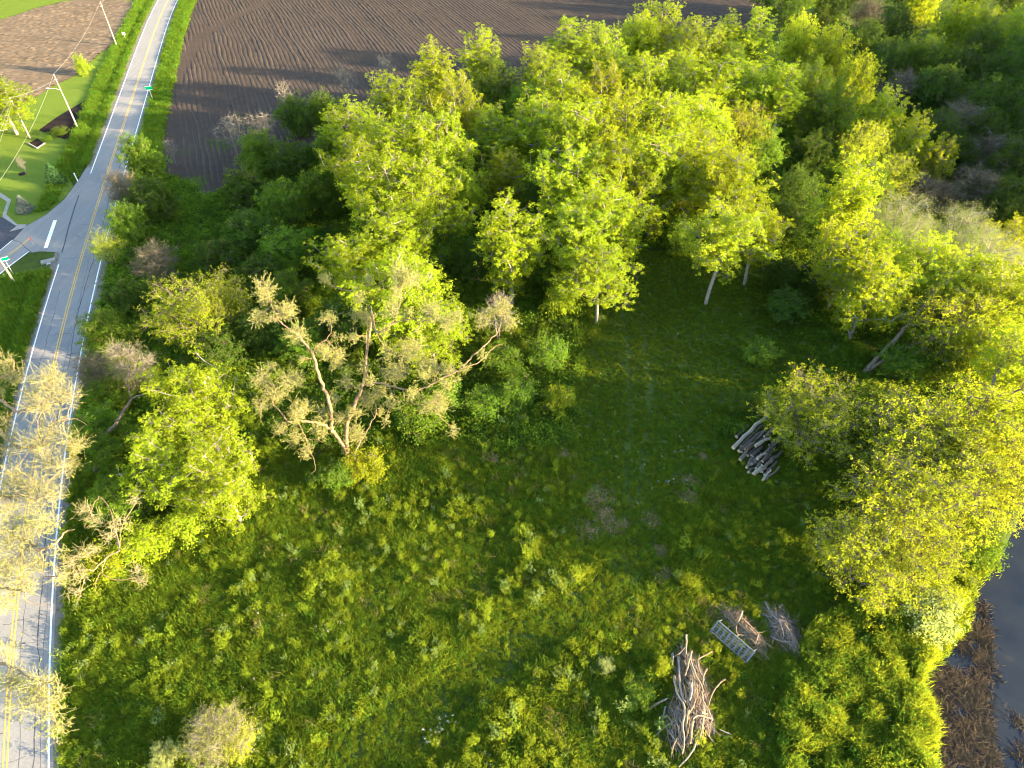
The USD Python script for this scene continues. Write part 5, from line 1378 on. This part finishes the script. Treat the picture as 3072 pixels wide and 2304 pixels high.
# verges and ditch
yv = rg.uniform(118, 300, 9000)
o = np.where(rg.random(9000) < .45, rg.uniform(RW + 1.4, RW + 7.0, 9000), rg.uniform(-9.5, -1.4, 9000))
s = road_slope(yv); n_ = np.sqrt(1 + s * s)
vx = np.column_stack([road_right(yv) - o / n_, yv + o * s / n_])
vx = vx[~contains_xy(field, vx[:, 0], vx[:, 1]) & ~contains_xy(side.buffer(1.0), vx[:, 0], vx[:, 1])]
yv = rg.uniform(40, 96, 9000); o = RW + 1.4 + rg.exponential(6, 9000); s = road_slope(yv); n_ = np.sqrt(1 + s * s)
v2 = np.column_stack([road_right(yv) - o / n_, yv + o * s / n_])
drive = Polygon(ats(Z3([(-900, 500), (440, 815), (205, 1050), (-900, 1800)]))[:, :2])
v2 = v2[~contains_xy(side.buffer(.8), v2[:, 0], v2[:, 1]) & ~contains_xy(drive, v2[:, 0], v2[:, 1]) & ~contains_xy(lawn, v2[:, 0], v2[:, 1])]
v2 = v2[np.hypot(*(v2 - at(146, 785)[:2]).T) > 1.6]
verge_protos = [(blades(60, np.random.default_rng(550 + k), .42, .34, .07, .7), m) for k, m in enumerate(['verge', 'verge', 'grass'])]
scatter('verge_grass', 'bright grass on the verges and in the ditch along the road', verge_protos, np.vstack([vx, v2]), 1.15, 4)
# tall grass on the pond bank
bank = Polygon(ats([(2440, 1900), (2560, 1820), (2700, 1800), (2850, 1800), (2880, 1860), (2800, 1945), (2742, 1995), (2738, 2060), (2770, 2110), (2780, 2200), (2768, 2330), (2340, 2330), (2360, 2150)])[:, :2]).buffer(.3)
bb = bank.bounds
x3 = poisson(9000, bb[0], bb[2], bb[1], bb[3], rg)
pt = meshkit.fbm(np.column_stack([x3 * .85, 0 * x3[:, 0]]), 3, 21)
ok = contains_xy(bank, x3[:, 0], x3[:, 1]) & (pt > .40)
scatter('tall_grass', 'tall bright grass and reeds on the pond bank at the lower right', [(vf([blades(70, np.random.default_rng(560 + k), .9, .26, .035, .5), plume(14, np.random.default_rng(565 + k), .95, .3, .12)]), m) for k, m in enumerate(['weed', 'verge', 'weed'])], x3[ok], .5 + .85 * np.clip((pt[ok] - .40) * 4, 0, 1), 5)
# dead reeds lying on the water
pb = Polygon(ats([(2880, 1880), (2960, 1800), (2975, 1930), (2960, 2050), (2975, 2150), (3010, 2330), (2768, 2330), (2780, 2200), (2770, 2110), (2738, 2060), (2742, 1995), (2800, 1945)])[:, :2])
x4 = poisson(7000, *[pb.bounds[i] for i in (0, 2, 1, 3)], rg)
pt = meshkit.fbm(np.column_stack([x4 * .8, 0 * x4[:, 0]]), 3, 31)
x4 = x4[contains_xy(pb, x4[:, 0], x4[:, 1]) & (pt > .47)]
x5 = poisson(5000, 22, 46, 14, 36, rg)
pt = meshkit.fbm(np.column_stack([x5 * .6, 0 * x5[:, 0]]), 3, 41)
x5 = x5[contains_xy(POND_IN, x5[:, 0], x5[:, 1]) & (pt > .60) & seen(x5)]


def straws(n, rng, L, r, spread, lift):
    a = rng.uniform(0, 6.283, n); p = np.column_stack([rng.normal(0, spread, (n, 2)), rng.uniform(0, .04, n)])
    d = np.column_stack([np.cos(a), np.sin(a), rng.uniform(-.02, lift, n)]) * (L * rng.uniform(.5, 1.2, n))[:, None]
    return frusta(p, p + d, np.full(n, r), np.full(n, r * .6), 3)


x4 = np.vstack([x4, x5])
scatter('dead_reeds', 'mat of broken brown reeds floating along the pond edge', [(straws(9, np.random.default_rng(570 + k), .5, .017, .3, .10), 'reed') for k in range(4)], x4, 1.0, 6, tilt=0.0)
pi = UsdGeom.PointInstancer.Get(stage, '/World/dead_reeds')
pp = np.array(pi.GetPositionsAttr().Get()); pp[:, 2] = -0.29
pi.GetPositionsAttr().Set(Vt.Vec3fArray.FromNumpy(pp.astype(np.float32)))
# white flower heads
x6 = []
for q in ((975, 1895), (1010, 1900), (1240, 1920), (1290, 2200), (1310, 2195), (838, 1840), (1330, 2165), (720, 2080), (1470, 2280), (2010, 1440), (1930, 1400), (2060, 1350)):
    c = at(*q)[:2]
    x6.append(c + rg.normal(0, .6, (7, 2)))
x6 = np.vstack(x6 + [xy[clr][:160]])
scatter('wild_flowers', 'sprinkling of small white flower heads in the meadow', [(leaves(np.random.default_rng(580).normal(0, .05, (6, 3)) + [0, 0, .42], .07, np.random.default_rng(580), up=2), 'white')], x6, 1.0, 7)

# fallen leaves on the bare patches
x7 = np.vstack([c[:2] + rg.normal(0, r * .5, (int(55 * r), 2)) for c, r in dirt])
scatter('leaf_litter', 'brown leaf litter on the bare patches and wheel tracks of the clearing', [(leaves(np.random.default_rng(590 + k).normal(0, 1, (14, 3)) * [.22, .22, .02] + [0, 0, .05], .16, np.random.default_rng(590 + k), up=4), 'drygrass') for k in range(2)], x7, 1.0, 8)

# dry straw tufts in the meadow
x8 = xy[~short & (patch < .5) & (rg.random(len(xy)) < .012)]
scatter('dry_grass', 'scattered tufts of dry straw-coloured grass in the meadow', [(blades(30, np.random.default_rng(600 + k), .55, .22, .03, .9), 'drygrass') for k in range(2)], x8, 1.0, 9)
